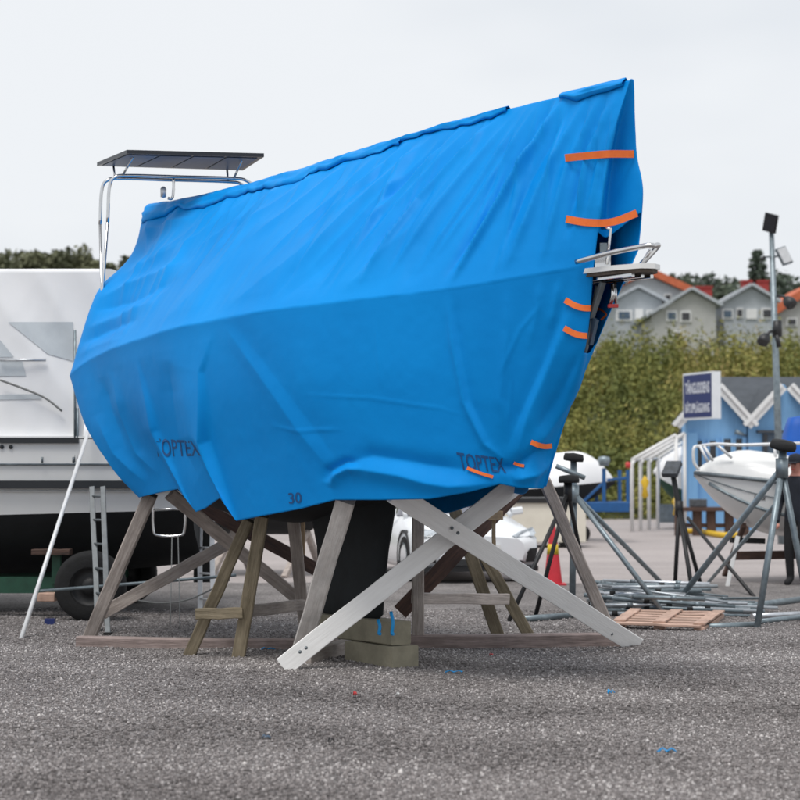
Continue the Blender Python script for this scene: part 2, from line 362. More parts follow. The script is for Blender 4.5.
# ------------------------------------------------------------------ hillside
def hz(x, y):
    t = np.clip((y - 56) / 34, 0, 1); u = np.clip((y - 90) / 60, 0, 1); v = np.clip((y-150)/200, 0, 1)
    side = np.clip((x + 4) / 10, 0, 1) * .0 + 1
    return (6.2 * t*t*(3-2*t) + 5.0 * u + 8*v) * side - .3
xs = np.linspace(-120, 140, 60); ys = np.linspace(52, 420, 90); XX, YY = np.meshgrid(xs, ys)
tag(MB().grid(np.stack([XX, YY, hz(XX, YY) + .25*np.sin(XX*.7)*np.sin(YY*.5)*(YY > 60)], -1)).build('hillside', 'hill'), kind='structure')

def leaf_quads(C, size, flat=.0):
    """N leaf-sized quads around centres C (N,3)"""
    n = len(C); u = rng.normal(size=(n, 3)); u[:, 2] *= (1-flat); u /= np.linalg.norm(u, axis=1)[:, None]
    r = rng.normal(size=(n, 3)); v = np.cross(u, r); v /= np.linalg.norm(v, axis=1)[:, None]
    s = (size * rng.uniform(.6, 1.3, n))[:, None]
    return np.stack([C - u*s, C + v*s*.55, C + u*s, C - v*s*.55], 1)
def quad_object(name, Q, m, parent=None):
    n = len(Q); base = np.array(root_loc(parent)) if parent else np.zeros(3)
    me = bpy.data.meshes.new(name); me.vertices.add(n*4); me.vertices.foreach_set('co', (Q.reshape(-1, 3) - base).astype(np.float32).ravel())
    me.loops.add(n*4); me.loops.foreach_set('vertex_index', np.arange(n*4, dtype=np.int32))
    me.polygons.add(n); me.polygons.foreach_set('loop_start', np.arange(n, dtype=np.int32)*4)
    me.update(); me.validate(); me.materials.append(MATS[m])
    o = bpy.data.objects.new(name, me); COL.objects.link(o)
    if parent: o.parent = parent
    return o
def ellipsoid_pts(n, c, r, shell=.55):
    d = rng.normal(size=(n, 3)); d /= np.linalg.norm(d, axis=1)[:, None]
    return np.array(c) + d * (shell + (1-shell)*rng.random(n))[:, None] * np.array(r)
# dense shrubs covering the slope: one mass
Qs = []; Tn = []
for k in range(1500):
    y = 58 + 37*random.random(); x = random.uniform(4.0, 25.5) * y / 60; z0 = float(hz(x, y)); tn = .5 + .42*math.sin(x*.55+y*.21)*math.sin(y*.33-x*.17+1) + random.uniform(-.25, .25)
    n = random.randint(90, 190); rx = random.uniform(.35, .85); rz_ = rx*random.uniform(1.2, 2.3); lean = np.array([random.uniform(-.25, .25), random.uniform(-.2, .2), 0])
    P = ellipsoid_pts(n, (0, 0, 0), (rx, rx, rz_), .35); P[:, :2] *= np.clip(1.0-.45*(P[:, 2:3]/rz_), .3, 1.4); P += lean*P[:, 2:3] + np.array([x, y, z0+rz_*.7+random.uniform(0, .5)])
    Qs.append(leaf_quads(P, random.choice((.06, .08, .11)))); Tn.append(np.clip(tn + rng.normal(0, .10, n), 0, 1))
for k in range(90):                   # taller leaders break the top edge
    y = random.uniform(88, 96); x = random.uniform(4.0, 25.5) * y / 60; z0 = float(hz(x, y)); n = 90; rz_ = random.uniform(1.2, 2.4); tn = random.random()
    P = ellipsoid_pts(n, (0, 0, 0), (.4, .4, rz_), .2); P[:, :2] *= np.clip(1.0-.6*(P[:, 2:3]/rz_), .2, 1.5); Qs.append(leaf_quads(P + np.array([x, y, z0+rz_*.75]), .075)); Tn.append(np.clip(tn + rng.normal(0, .1, n), 0, 1))
bo = quad_object('bushes', np.concatenate(Qs), 'leaf_bush'); tag(bo, 'dense green and yellowing bushes covering the slope behind the blue house', 'bushes', kind='stuff')
bo.data.attributes.new('tint', 'FLOAT', 'FACE').data.foreach_set('value', np.concatenate(Tn).astype(np.float32))

def tree(name, label, base, h, rx, m, n=900, group=None, conifer=False, leaf=.3):
    t = thing(name, label, 'tree', base, group); b = Vector(base)
    tr = MB().tube([b + Vector((0, 0, -.3)), b + Vector((.1, 0, h*.35)), b + Vector((.0, .1, h*.7)), b + Vector((.05, .1, h*.84))], [h*.028, h*.022, h*.013, h*.003], 8)
    for k in range(9):
        z = h*(.3 + .06*k); a = k*2.4; l = rx*(.7 if not conifer else .8*(1.1-z/h))
        p = b + Vector((0, 0, z)); tr.tube([p, p + Vector((math.cos(a)*l*.5, math.sin(a)*l*.5, l*.25)), p + Vector((math.cos(a)*l, math.sin(a)*l, l*(.45 if not conifer else 0)))], [h*.01, h*.007, h*.003], 6)
    tr.build('trunk', 'bark', t); Q = []
    if conifer:
        for k in range(16):
            z = h*(.2 + .8*k/16); rr = rx*(1.05 - k/16)*random.uniform(.75, 1.1)
            for q in range(7):
                a = q*.9 + k*1.7 + random.uniform(-.3, .3); l = rr*random.uniform(.6, 1.1)
                s = np.linspace(.05, 1, 12); c = np.stack([b.x + math.cos(a)*l*s, b.y + math.sin(a)*l*s, b.z + z + .0*s - .25*l*s*s], -1)
                Q.append(leaf_quads(np.repeat(c, 3, 0) + rng.normal(0, .1, (36, 3)), leaf*.75))
    else:
        for k in range(22):
            a = random.uniform(0, 6.28); e = random.uniform(.35, .92); rr = rx*math.sqrt(max(.05, 1-((e-.6)/.42)**2))*random.uniform(.3, .9)
            c = (b.x + math.cos(a)*rr, b.y + math.sin(a)*rr, b.z + h*e); q = rx*random.uniform(.28, .5)
            Q.append(leaf_quads(ellipsoid_pts(n//22, c, (q, q, q*.8), .4), leaf))
    quad_object('crown', np.concatenate(Q), m, t); return t

# ------------------------------------------------------------------ far trees and the houses on the hill
for i, (px, Y, top, rx, m) in enumerate([(672, 190, 272, 2.6, 'leaf_far'), (690, 178, 276, 3.0, 'leaf_far'), (713, 185, 269, 3.6, 'leaf_dark'), (733, 180, 284, 2.4, 'leaf_far'),
        (776, 186, 276, 3.4, 'leaf_dark'), (797, 178, 270, 4.0, 'leaf_dark'), (742, 195, 284, 2.8, 'leaf_dark'), (815, 190, 275, 3.5, 'leaf_dark'), (662, 196, 280, 3.2, 'leaf_far'), (702, 192, 281, 3.4, 'leaf_far'), (724, 196, 279, 3.2, 'leaf_far'), (766, 192, 283, 3.2, 'leaf_far'), (786, 196, 279, 3.6, 'leaf_dark')]):
    p = at(px, top, Y); z0 = float(hz(p.x, Y)) - .2
    tree('broadleaf_tree', ['leftmost tree on the skyline just right of the orange roof', 'tree above the roof of the beige grey hill house', 'tallest round tree between the two front hill houses', 'low tree left of the spruce on the skyline', 'dark tree directly right of the spruce behind the light pole', 'large dark tree at the right frame edge', 'low dark tree half hidden behind the spruce house chimneys', 'dark tree cut by the right frame edge', 'pale tree just above the orange roof ridge', 'pale tree in the row left of the tallest round tree', 'pale tree in the row right of the tallest round tree', 'pale tree between the spruce and the light pole', 'dark tree just right of the light pole top lamps'][i], (p.x, Y, z0), p.z - z0, rx, m, 1500, 'trees on the skyline behind the hill houses', leaf=.32)
p = at(757, 247, 175); z0 = float(hz(p.x, 175)) - .2
tree('spruce_tree', 'pointed spruce rising above the grey hill house beside the light pole', (p.x, 175, z0), p.z - z0, 3.3, 'leaf_dark', conifer=True, leaf=.34)
for i, (px, Y, top, rx) in enumerate([(-8, 150, 250, 3.0), (8, 154, 249, 2.8), (21, 148, 247, 2.6), (36, 156, 252, 2.6), (48, 150, 251, 2.4), (60, 152, 247, 2.4), (74, 149, 243, 2.4), (86, 155, 248, 2.0), (106, 155, 259, 1.5), (124, 152, 252, 1.2), (135, 150, 252, 1.1)]):
    p = at(px, top, Y); z0 = float(hz(p.x, Y)) - .2
    tree('hilltop_tree', ['tree cut by the left frame edge above the white cover', 'second tree from the left above the white cover', 'third tree from the left above the white cover', 'low fourth tree from the left above the white cover', 'low fifth tree from the left above the white cover', 'sixth tree from the left above the white cover', 'tallest tree above the white cover beside the arch leg', 'small tree behind the solar arch leg above the white cover', 'low tree right of the solar arch leg', 'small round tree close to the tarpaulin stern edge', 'tree peeping out at the very edge of the tarpaulin stern'][i], (p.x, Y, z0), p.z - z0, rx, 'leaf_left', 1300, 'trees above the white boat cover' if px < 100 else 'trees behind the tarpaulin stern', leaf=.26)

def hill_house(label, Y, pl, el, pk, pr, er, pkpx, wall, roof, rt=.22, chim=(), wins=(), depth=8, group='houses on the hill', low=372):
    """gable towards the camera: eave pixels (pl,el),(pr,er), peak (pkpx,pk)"""
    A = at(pl, el, Y); B = at(pr, er, Y); P = at(pkpx, pk, Y); lo = at(400, low, Y).z
    t = thing('hill_house', label, 'house', ((A.x+B.x)/2, Y, lo), group)
    ins = .35
    MB().prism([(A.x+ins, Y, lo), (B.x-ins, Y, lo), (B.x-ins, Y, B.z+.15), (P.x, Y, P.z-.08), (A.x+ins, Y, A.z+.15)], (0, depth, 0)).build('wall', wall, t)
    ro = None
    for (E, nm) in ((A, 0), (B, 1)):
        d = (P - E).normalized(); nrm = Vector((-d.z, 0, d.x)) if d.x > 0 else Vector((d.z, 0, -d.x))
        o = MB().prism([E - Vector((0, .5, 0)), P - Vector((0, .5, 0)), P + nrm*rt - Vector((0, .5, 0)), E + nrm*rt - Vector((0, .5, 0))], (0, depth+1, 0)).build('roof', roof, t)
        if nm == 0: ro = o
    for (cx, cy0, cy1, w) in chim:
        q0 = at(cx, cy0, Y+3); q1 = at(cx, cy1, Y+3)
        o = MB().box(((q0.x), Y+3, (q0.z+q1.z)/2-.4), (w, .9, q0.z-q1.z+.8)).build('chimney', 'chimney_red', t)
        MB().box((q0.x, Y+3, q0.z+.03), (w+.14, 1.04, .12)).build('chimney_cap', 'chimney_red', o)
    for (x0, y0, x1, y1, pane) in wins:
        a = at(x0, y0, Y); b = at(x1, y1, Y); c = ((a.x+b.x)/2, Y-.05, (a.z+b.z)/2)
        o = MB().box(c, (b.x-a.x, .14, a.z-b.z)).build('window', 'trim_white', t)
        if pane:
            n = max(1, round((b.x-a.x)/.8))
            for k in range(n):
                xx = a.x + (b.x-a.x)*(k+.5)/n
                MB().box((xx, Y-.14, c[2]), ((b.x-a.x)/n*.72, .05, (a.z-b.z)*.66)).build('pane', 'window_dark' if pane == 1 else 'panel_back', o)
    return t
hill_house('grey hill house with an orange tiled roof beside the bow of the tarpaulin', 140, 600, 297, 274, 690, 294, 646, 'house_grey', 'roof_orange', .55, [(656, 284, 294, .9), (676, 287, 299, 1.0)], [(664, 294, 671, 301, 1)])
hill_house('grey gabled hill house partly hidden by the tarpaulin bow', 128, 610, 303, 288, 667, 303, 638, 'house_grey', 'roof_pale', .2, (), [(616, 310, 632, 321, 2), (635, 309, 643, 320, 0), (646, 310, 662, 321, 2)])
hill_house('beige grey hill house with a long low left roof and one red chimney', 122, 646, 318, 290, 721, 307, 691, 'house_beige', 'roof_pale', .2, [(703, 288, 298, 1.1)], [(666, 311, 677, 321, 2), (680, 311, 691, 322, 1), (672, 331, 684, 340, 1)])
hill_house('blue grey hill house under the spruce with two red chimneys', 126, 719, 305, 286, 779, 303, 751, 'house_grey', 'roof_pale', .2, [(748, 282, 292, .9), (760, 282, 292, 1.1)], [(722, 309, 733, 319, 2), (736, 308, 743, 318, 1), (746, 309, 757, 319, 0), (761, 308, 774, 319, 1)])
hill_house('orange roofed hill house at the frame edge behind the light pole', 135, 772, 317, 288, 860, 310, 818, 'house_beige', 'roof_orange', .6, (), [(786, 318, 797, 326, 1)])

# ------------------------------------------------------------------ lettering
def text_mesh(body, italic=0., bold=.012):
    cu = bpy.data.curves.new('t', 'FONT'); cu.body = body; cu.resolution_u = 3; cu.shear = italic; cu.offset = bold; o = bpy.data.objects.new('t', cu); COL.objects.link(o)
    dg = bpy.context.evaluated_depsgraph_get(); me = bpy.data.meshes.new_from_object(o.evaluated_get(dg))
    V = np.array([v.co[:2] for v in me.vertices]); F = [tuple(p.vertices) for p in me.polygons]
    bpy.data.objects.remove(o); bpy.data.curves.remove(cu); bpy.data.meshes.remove(me)
    mn, mxx = V.min(0), V.max(0); return (V - mn) / (mxx - mn), F

# ------------------------------------------------------------------ blue house and its sign
HY = 48.0
def hx(px, Y=HY): return (px - 400) * Y / FPX
def hzp(py, Y=HY): return at(400, py, Y).z
t = thing('blue_house', 'light blue wooden boatyard house with white gable trim and dark roof', 'house', (hx(750), HY, 0))
ev, pk = hzp(429), hzp(390)
xl, xv, xr = hx(678), hx(748), hx(820)
MB().box(((8.8+18)/2, HY+3.5, ev/2), (18-8.8, 5.8, ev)).build('wall', 'house_blue', t)
MB().box((hx(692), HY-.05, (ev-.1)/2), (.24, .24, ev-.1)).build('corner_post', 'house_blue', t)
for (a, b) in ((xl, xv), (xv, xr)):
    m = (a+b)/2
    MB().prism([(max(a, hx(687)), HY, 0), (b-.04, HY, 0), (b-.04, HY, ev+.12), (m, HY, pk+.16), (max(a, hx(687)), HY, ev+.12+(.25 if a < 7.6 else 0))], (0, .9, 0)).build('gable_wall', 'house_blue', t)
    for ki, (e0, e1) in enumerate((((a, ev), (m, pk)), ((b, ev), (m, pk)))):
        HY = 48.0 - .012*ki - (.025 if a > 8 else 0)
        d = Vector((e1[0]-e0[0], 0, e1[1]-e0[1])).normalized(); n = Vector((-d.z, 0, d.x)); n = n if n.z > 0 else -n
        A = Vector((e0[0], 0, e0[1])); B = Vector((e1[0], 0, e1[1]))
        MB().prism([A + Vector((0, HY-.38, 0)), B + Vector((0, HY-.38, 0)), B + n*.13 + Vector((0, HY-.38, 0)), A + n*.13 + Vector((0, HY-.38, 0))], (0, .07, 0)).build('barge_board', 'trim_white', t)
        MB().prism([A + n*.14 - d*.05 + Vector((0, HY-.44, 0)), B + n*.14 + Vector((0, HY-.44, 0)), B + n*.24 + Vector((0, HY-.44, 0)), A + n*.24 - d*.05 + Vector((0, HY-.44, 0))], (0, .1, 0)).build('rake_trim', 'trim_white', t)
        MB().prism([A + n*.13 + Vector((0, HY-.31, 0)), B + n*.13 + Vector((0, HY-.31, 0)), B + n*.21 + Vector((0, HY-.31, 0)), A + n*.21 + Vector((0, HY-.31, 0))], (0, .55 if (a < 8 and ki == 0) else 3.0, 0)).build('gable_roof', 'roof_slate', t)
HY = 48.0; rz = hzp(377, HY+3.4)
MB().prism([(hx(716), HY+.2, ev-.02), (hx(716), HY+3.4, rz), (hx(716), HY+6.6, ev), (hx(716), HY+6.6, ev-.15), (hx(716), HY+3.4, rz-.15), (hx(716), HY+.2, ev-.17)], (11, 0, 0)).build('roof', 'roof_slate', t)
for (x0, y0, x1, y1) in ((695, 441, 702, 478), (709, 441, 716, 478), (723, 439, 731, 456), (735, 439, 742, 456)):
    a = at(x0, y0, HY-.02); b = at(x1, y1, HY-.02)
    o = MB().box(((a.x+b.x)/2, HY-.02, (a.z+b.z)/2), (b.x-a.x, .1, a.z-b.z)).build('window', 'window_dark', t)
    MB().box((a.x-.02, HY-.05, (a.z+b.z)/2), (.05, .1, a.z-b.z+.08)).build('frame', 'house_blue', o)
    MB().box((b.x+.02, HY-.05, (a.z+b.z)/2), (.05, .1, a.z-b.z+.08)).build('frame', 'house_blue', o)
a = at(762, 434, HY-.02); b = at(779, 500, HY-.02)
o = MB().box(((a.x+b.x)/2, HY-.02, (a.z+b.z)/2), (b.x-a.x, .12, a.z-b.z)).build('door', 'panel_back', t)
MB().box((a.x+.08, HY-.07, (a.z+b.z)/2), (.09, .1, a.z-b.z)).build('door_frame', 'window_dark', o)
MB().box(((a.x+b.x)/2, HY-.12, a.z+.06), (b.x-a.x+.3, .25, .07)).build('door_hood', 'roof_slate', o)
lp = at(742, 434, HY-.2)
MB().tube([lp + Vector((.15, .2, -.05)), lp, lp - Vector((.18, .05, -.06))], [.03, .04, .07], 10).build('wall_lamp', 'galv', t)

A = at(683, 376, 47.3); A2 = at(683, 417, 47.3); Bn = at(712.5, 371, 45.9); Bn2 = at(712.5, 418.5, 45.9)
C0 = Vector((A.x, A.y, A2.z)); U = Vector((Bn.x-A.x, Bn.y-A.y, 0)); W = U.length; U.normalize(); H = Bn.z - Bn2.z; back = Vector((-U.y, U.x, 0)); back = back if back.y > 0 else -back
t = thing('box_sign', 'dark blue and white box sign on the gable of the light blue house', 'sign', C0)
C0.z = Bn2.z
TH = .24
MB().prism([C0, C0+U*W, C0+U*W+Vector((0, 0, H)), C0+Vector((0, 0, H))], back*TH).build('sign_box', 'sign_white', t)
fo = MB().prism([C0+U*.05-back*.012+Vector((0, 0, .05)), C0+U*(W-.05)-back*.012+Vector((0, 0, .05)), C0+U*(W-.05)-back*.012+Vector((0, 0, H-.05)), C0+U*.05-back*.012+Vector((0, 0, H-.05))], back*.02).build('sign_face', 'sign_blue', t)
for (body, z0, z1) in (('TÅNGUDDENS', .55, .86), ('BÅTUPPLÄGGNING', .14, .40)):
    V, F = text_mesh(body, 0, .03); mb = MB()
    vs = [C0 + U*(W*(.10+.82*x)) + Vector((0, 0, H*(z0+(z1-z0)*y))) - back*.02 for x, y in V]
    mb.add(vs, F).build('lettering', 'sign_letter', fo, fix=False)
mid = C0 + U*W*.5 + back*TH
MB().bar(mid + Vector((0, -.02, H*.2)), mid + Vector((.15, 1.0, H*.2)), .06, .06).bar(mid + Vector((0, -.02, .05)), mid + Vector((.15, 1.0, .05)), .06, .06).build('bracket', 'steel', t)

# ------------------------------------------------------------------ pergola-like tube shelter with a boat under it
for i, px in enumerate((632, 640.5, 649, 658)):
    Y = 46.5 + i*.75
    a = gp(px, 470 + FPX*CAMH/Y); top = at(px, 460-i*.5, Y); r2 = at(px+44, 435-i*1.5, Y+.3); ft = Vector((r2.x, r2.y, 0))
    t = thing('tube_arch', ['outermost white tube arch of the shelter by the blue house', 'second white tube arch of the shelter from the blue trailer', 'third white tube arch of the shelter from the blue trailer', 'white tube arch of the shelter closest to the blue house'][i], 'shelter frame', a, 'tube arches beside the blue house')
    MB().tube([a, top-Vector((0, 0, .1)), top + Vector((.06, 0, 0))], .05, 8).build('post', 'trim_white', t)
    MB().tube([top, r2], .05, 8).build('rafter', 'trim_white', t)
    MB().tube([r2, ft], .05, 8).build('post', 'trim_white', t)
    if i < 3:
        n2 = at(px+8.5, 459.5-i*.5, Y+.75); MB().tube([top, n2], .035, 8).build('purlin', 'trim_white', t)

def simple_boat(t, bow, direc, L, hb, zk, zg0, zg1, hullm, botm, coverm, ch, zk1=None, split=.45, keelrise=.35, nst=28, full=.55, crise=.28):
    """lofted boat hull: bow point (x,y), unit direction towards the stern, half beam hb; returns nothing"""
    D = Vector((*direc, 0)).normalized(); S = Vector((-D.y, D.x, 0)); B = Vector((bow[0], bow[1], 0))
    top = []; bot = []; cov = []
    for i in range(nst+1):
        u = i/nst; x = L*u; h = hb*min(1, (1-(1-min(u/full, 1))**2.2))*(1-.12*max(0, u-.6)/.4); h = max(h, .012); zg = zg0+(zg1-zg0)*u
        zk_ = zk + ((zk1 if zk1 is not None else zk)-zk)*u; kz = zk_ + (zg0-zk-.05)*max(0, 1-u/keelrise)**2
        zc = kz + (zg-kz)*split; hc = h*.86
        top.append([B+D*x+S*(s*w)+Vector((0, 0, z)) for s, w, z in ((1, h, zg), (1, h*.985, zg-.06), (1, (h+hc)/2, (zg+zc)/2), (1, hc, zc))])
        bot.append([B+D*(x+.002)+S*w+Vector((0, 0, z)) for w, z in ((hc*1.005, zc), (hc*.55, zc*.35+kz*.65), (0, kz), (-hc*.55, zc*.35+kz*.65), (-hc*1.005, zc))])
        e = 1-(1-min(u/crise, 1))**2; c = ch*e*(1-.15*u)
        cov.append([B+D*x+S*(h*w)+Vector((0, 0, zg+.01+c*q)) for w, q in ((1.01, -.02), (.99, .12), (.8, .62), (.45, .92), (0, 1), (-.45, .92), (-.8, .62), (-.99, .12), (-1.01, -.02))])
    tp = MB(); T = np.array([[tuple(p) for p in r] for r in top]); tp.grid(T)
    c = np.array(tuple(B)); T2 = T.copy(); sv = np.array(tuple(S)); off = ((T - c) @ sv)[..., None]; T2 = T - 2*off*sv; tp.grid(T2)
    last = top[-1]; l2 = [Vector(tuple(p)) for p in T2[-1]]; tp.add(last + l2, [(0, 1, 5, 4), (1, 2, 6, 5), (2, 3, 7, 6)])
    o = tp.build('hull', hullm, t)
    bt = MB().grid(np.array([[tuple(p) for p in r] for r in bot])); bt.add(bot[-1], [tuple(range(5))]); bt.build('bottom', botm, t)
    cv = MB().grid(np.array([[tuple(p) for p in r] for r in cov])); cv.add(cov[-1], [tuple(range(9))]); cv.build('cover' if coverm.startswith('cover') else 'deck', coverm, t)
    return B, D, S, top, o
def rub(t, top, row, a, b, r, m, name='rub_rail', off=.012):
    pts = [top[i][a].lerp(top[i][b], row) for i in range(len(top))]
    # pushed outwards from the centre line a little
    return MB().tube(pts, r, 6).build(name, m, t)

Y = 50.0
t = thing('covered_boat', 'small white boat stored inside the white tube shelter', 'boat', (at(668, 480, Y).x, Y, 0))
simple_boat(t, (at(650, 470, Y).x, Y-.6), (1, .12), 3.2, .8, .55, 1.55, 1.5, 'gelcoat', 'green_paint', 'cover_white', .75)
for k in (.9, 2.3):
    x = at(650, 470, Y).x + k
    MB().bar((x, Y-1.0, .0), (x+.05, Y+.3, .56), .1, .1).bar((x, Y+.9, 0), (x+.02, Y-.2, .56), .1, .1).build('support', 'wood_grey', t)
MB().box((at(668, 498, Y-1.0).x, Y-1.05, .42), (.5, .2, .5)).build('outboard_motor', 'galv_dark', t)

# ------------------------------------------------------------------ white covered boat on the blue trailer
Y = 41.0
t = thing('covered_motorboat', 'boat under a domed white cover on a blue trailer behind the tarpaulin bow', 'boat', (at(570, 480, Y).x, Y, 0))
simple_boat(t, (at(615, 470, Y).x, Y), (-1, .05), 3.6, 1.0, .75, 1.35, 1.05, 'antifoul', 'antifoul', 'cover_white', .78)
Y = 39.6
t = thing('boat_trailer', 'blue steel boat trailer with uprights under the white covered boat', 'trailer', (at(600, 500, Y).x, Y, 0))
p0 = at(566, 507, Y); p1 = at(629, 510, Y)
for dy in (0, 1.5):
    MB().bar((p0.x-1, Y+dy, p0.z), (p1.x, Y+dy, p0.z), .12, .22).build('chassis_beam', 'trailer_blue', t)
for px in (604, 628):
    for dy in (0, 1.5):
        q = at(px, 507, Y); tp = at(px, 470 if px > 620 else 468, Y)
        MB().bar((q.x, Y+dy-.0, q.z+.1), (q.x, Y+dy, tp.z), .08, .08).build('upright', 'trailer_blue', t)
    q = at(px, 505, Y); MB().bar((q.x, Y+.05, q.z), (q.x, Y+1.45, q.z), .1, .12).build('cross_beam', 'trailer_blue', t)
a = at(604, 482, Y); b = at(582, 503, Y); MB().bar(a, b, .06, .06).build('brace', 'trailer_blue', t)
a = at(607, 480, Y); b = at(627, 478, Y); MB().bar(a, b, .06, .06).build('top_rail', 'trailer_blue', t)
for dx in (-.9, .1):
    for dy in (.2, 1.3):
        c = (at(600, 500, Y).x+dx, Y+dy, .28)
        c = (c[0]-.5, c[1], .2); w = MB().lathe((c[0], c[1]-.1, c[2]), [(.1, 0), (.16, 0), (.2, .03), (.2, .17), (.16, .2), (.1, .2)], 20, (0, 1, 0)).build('wheel', 'rubber', t)
        MB().lathe((c[0], c[1]-.09, c[2]), [(.001, .0), (.10, .0), (.11, -.01), (.11, .15), (.001, .15)], 16, (0, 1, 0)).build('rim', 'galv', w)
MB().lathe((at(628, 468, Y).x, Y, at(628, 468, Y).z), [(.001, 0), (.06, 0), (.06, .12), (.001, .14)], 10).build('marker_lamp', 'plastic_red', t)
MB().lathe((at(604, 466, Y).x, Y, at(604, 466, Y).z), [(.001, 0), (.1, 0), (.14, .12), (.12, .2), (.001, .22)], 12).build('roller', 'galv', t)
# cream box trailer
Y = 37.0
a = at(500, 503, Y); b = at(586, 545, Y)
t = thing('box_trailer', 'low cream box trailer with black lid behind the white car', 'trailer', ((a.x+b.x)/2, Y, 0))
MB().box(((a.x+b.x)/2, Y+.7, (a.z+.12)/2), (b.x-a.x, 1.4, a.z-.12)).build('box_body', 'cream', t)
MB().box(((a.x+b.x)/2-.1, Y+.7, a.z+.05), (b.x-a.x-.3, 1.5, .1)).build('lid', 'car_black', t)
for dx in (-.5, .5):
    MB().lathe(((a.x+b.x)/2+dx, Y+.02, .2), [(.001, -.02), (.12, -.02), (.2, .02), (.2, .14), (.001, .16)], 18, (0, 1, 0)).build('wheel', 'rubber', t)

Y = 27.0  # dark boat shape added to fill in for indistinct clutter behind
t = thing('clutter_filler_boat', 'dark boat shape added in place of clutter in the gap below the tarpaulin left of the keel', 'boat', (at(280, 520, Y).x, Y, 0))
simple_boat(t, (at(352, 500, Y).x, Y+.3), (-1, .2), 2.6, .8, .62, 1.42, 1.25, 'antifoul', 'antifoul', 'pad', .25)
for k in (.7, 1.8):
    x = at(352, 500, Y).x - k
    MB().bar((x-.3, Y-.2, 0), (x, Y+.4, .66), .09, .09).build('support', 'wood_grey', t); MB().bar((x+.2, Y+1.1, 0), (x, Y+.5, .66), .09, .09).build('support', 'wood_grey', t)
# ------------------------------------------------------------------ bench, boom, box near the blue house
Y = 44.0
a = at(676, 507, Y); b = at(748, 507, Y); bt0 = a.z
t = thing('timber_bench', 'dark brown timber bench in front of the blue house', 'bench', ((a.x+b.x)/2, Y, 0))
plank('seat', (a.x, Y, bt0-.05), (b.x, Y, bt0-.05), .45, .1, 'wood_dark', t)
for px in (679, 697, 711, 729, 744):
    x = at(px, 500, Y).x; plank('leg', (x, Y, 0), (x, Y, bt0-.1), .22, .16, 'wood_dark', t, up=(0, 1, 0))
plank('stretcher', (a.x+.1, Y+.02, .25), (b.x-.1, Y+.02, .25), .06, .1, 'wood_dark', t)
o = MB().bar((at(690, 500, Y).x, Y, bt0+.1), (at(706, 500, Y).x, Y, bt0+.1), .3, .19, ch=.1).build('grey_box', 'pad'); tag(o, 'small grey box lying on the dark timber bench', 'box')
a = gp(682, 534); b = gp(738, 538)
o = MB().tube(catmull([(a.x, a.y, .07), (a.x+.4, a.y-.1, .07), (b.x-.4, b.y+.1, .07), (b.x, b.y, .07)], 14), .07, 10).build('yellow_boom', 'yellow'); tag(o, 'yellow foam boom lying on the asphalt below the dark bench', 'boom')
for (px, py, lab) in ((645, 487, 'yellow rag tied to a white shelter post'), (676, 506, 'yellow strap hanging below the small shelter boat')):
    c = at(px, py, 44 if px < 660 else 47)
    o = MB().lathe(c - Vector((0, 0, .28)), [(.01, 0), (.09, .06), (.05, .25), (.11, .4), (.02, .55)], 9).build('yellow_rag', 'yellow'); tag(o, lab, 'rag')

# ------------------------------------------------------------------ white boat by the person
Y = 25.6
bx0 = at(694, 474, Y)
t = thing('bow_boat', 'white open motorboat with dark rub rail on a trailer beside the person', 'boat', (bx0.x+1.5, Y, 0))
B, D, S, top, hullo = simple_boat(t, (bx0.x, Y), (1, .16), 4.6, .98, .80, 1.56, .96, 'gelcoat', 'gelcoat', 'gelcoat', .44, zk1=.30, split=.36, keelrise=.26, full=.4, crise=.2)
side = 3 if S.y > 0 else 1
def portside(row): # visible (nearer) side points
    out = []
    for r in top:
        p = r[row]; q = p - S*(2*(p-B).dot(S)); out.append(q if q.y < p.y else p)
    return out
MB().tube([p + Vector((0, -.012, 0)) for p in portside(0)], .03, 8).build('rub_rail', 'galv_dark', t)
MB().tube([p + Vector((0, -.006, 0)) for p in portside(2)], .008, 6).build('styling_line', 'galv_dark', t)
MB().tube([p + Vector((0, -.01, .02)) for p in portside(3)][1:], .024, 8).build('spray_rail', 'galv', t)
# bow rail
rail = [at(699, 470, Y-.1), at(694, 462, Y-.1), at(694, 448, Y-.1), at(700, 446, Y-.05), at(716, 444, Y-.3), at(740, 445, Y-.5), at(775, 444, Y-.6), at(815, 443, Y-.5)]
MB().tube(catmull(rail, 40), .022, 8).build('bow_rail', 'alu_white', t)
for (p, q) in (((700, 446), (708, 462)), ((716, 444), (732, 458)), ((704, 446), (713, 461)), ((774, 444), (776, 460))):
    MB().tube([at(*p, Y-.25), at(*q, Y-.3)], .02, 8).build('stanchion', 'alu_white', t)
V, F = text_mesh('Lunex', .35); q = portside(1)
mb = MB(); ps = [p.x for p in q]
def hullpt(px, py):
    d = ray(px, py); best = None
    bv = HBV.ray_cast(CAM, d.normalized()); return bv[0] - d.normalized()*.006 if bv[0] else at(px, py, Y-.9)
dg = bpy.context.evaluated_depsgraph_get(); dg.update()
def bvh(o):
    me = o.data; base = root_loc(o.parent) if o.parent else Vector(); base = base + Vector(o.location)
    return BVHTree.FromPolygons([v.co + base for v in me.vertices], [tuple(p.vertices) for p in me.polygons])
HBV = bvh(hullo)
mb.add([hullpt(754 + 12*x, 499 - 6*y + 2*x) for x, y in V], F).build('boat_name', 'stripe', t, fix=False)
tt = thing('boat_trailer', 'dark trailer with a white jack leg under the white motorboat beside the person', 'trailer', (bx0.x+1.6, Y, 0))
plank('drawbar', (bx0.x+.55, Y+.1, .38), (bx0.x+4.4, Y+.7, .42), .1, .12, 'wood_dark', tt)
a = gp(727, 588); b = at(738, 536, a.y)
MB().bar(a, b, .07, .05).build('jack_leg', 'trim_white', tt)
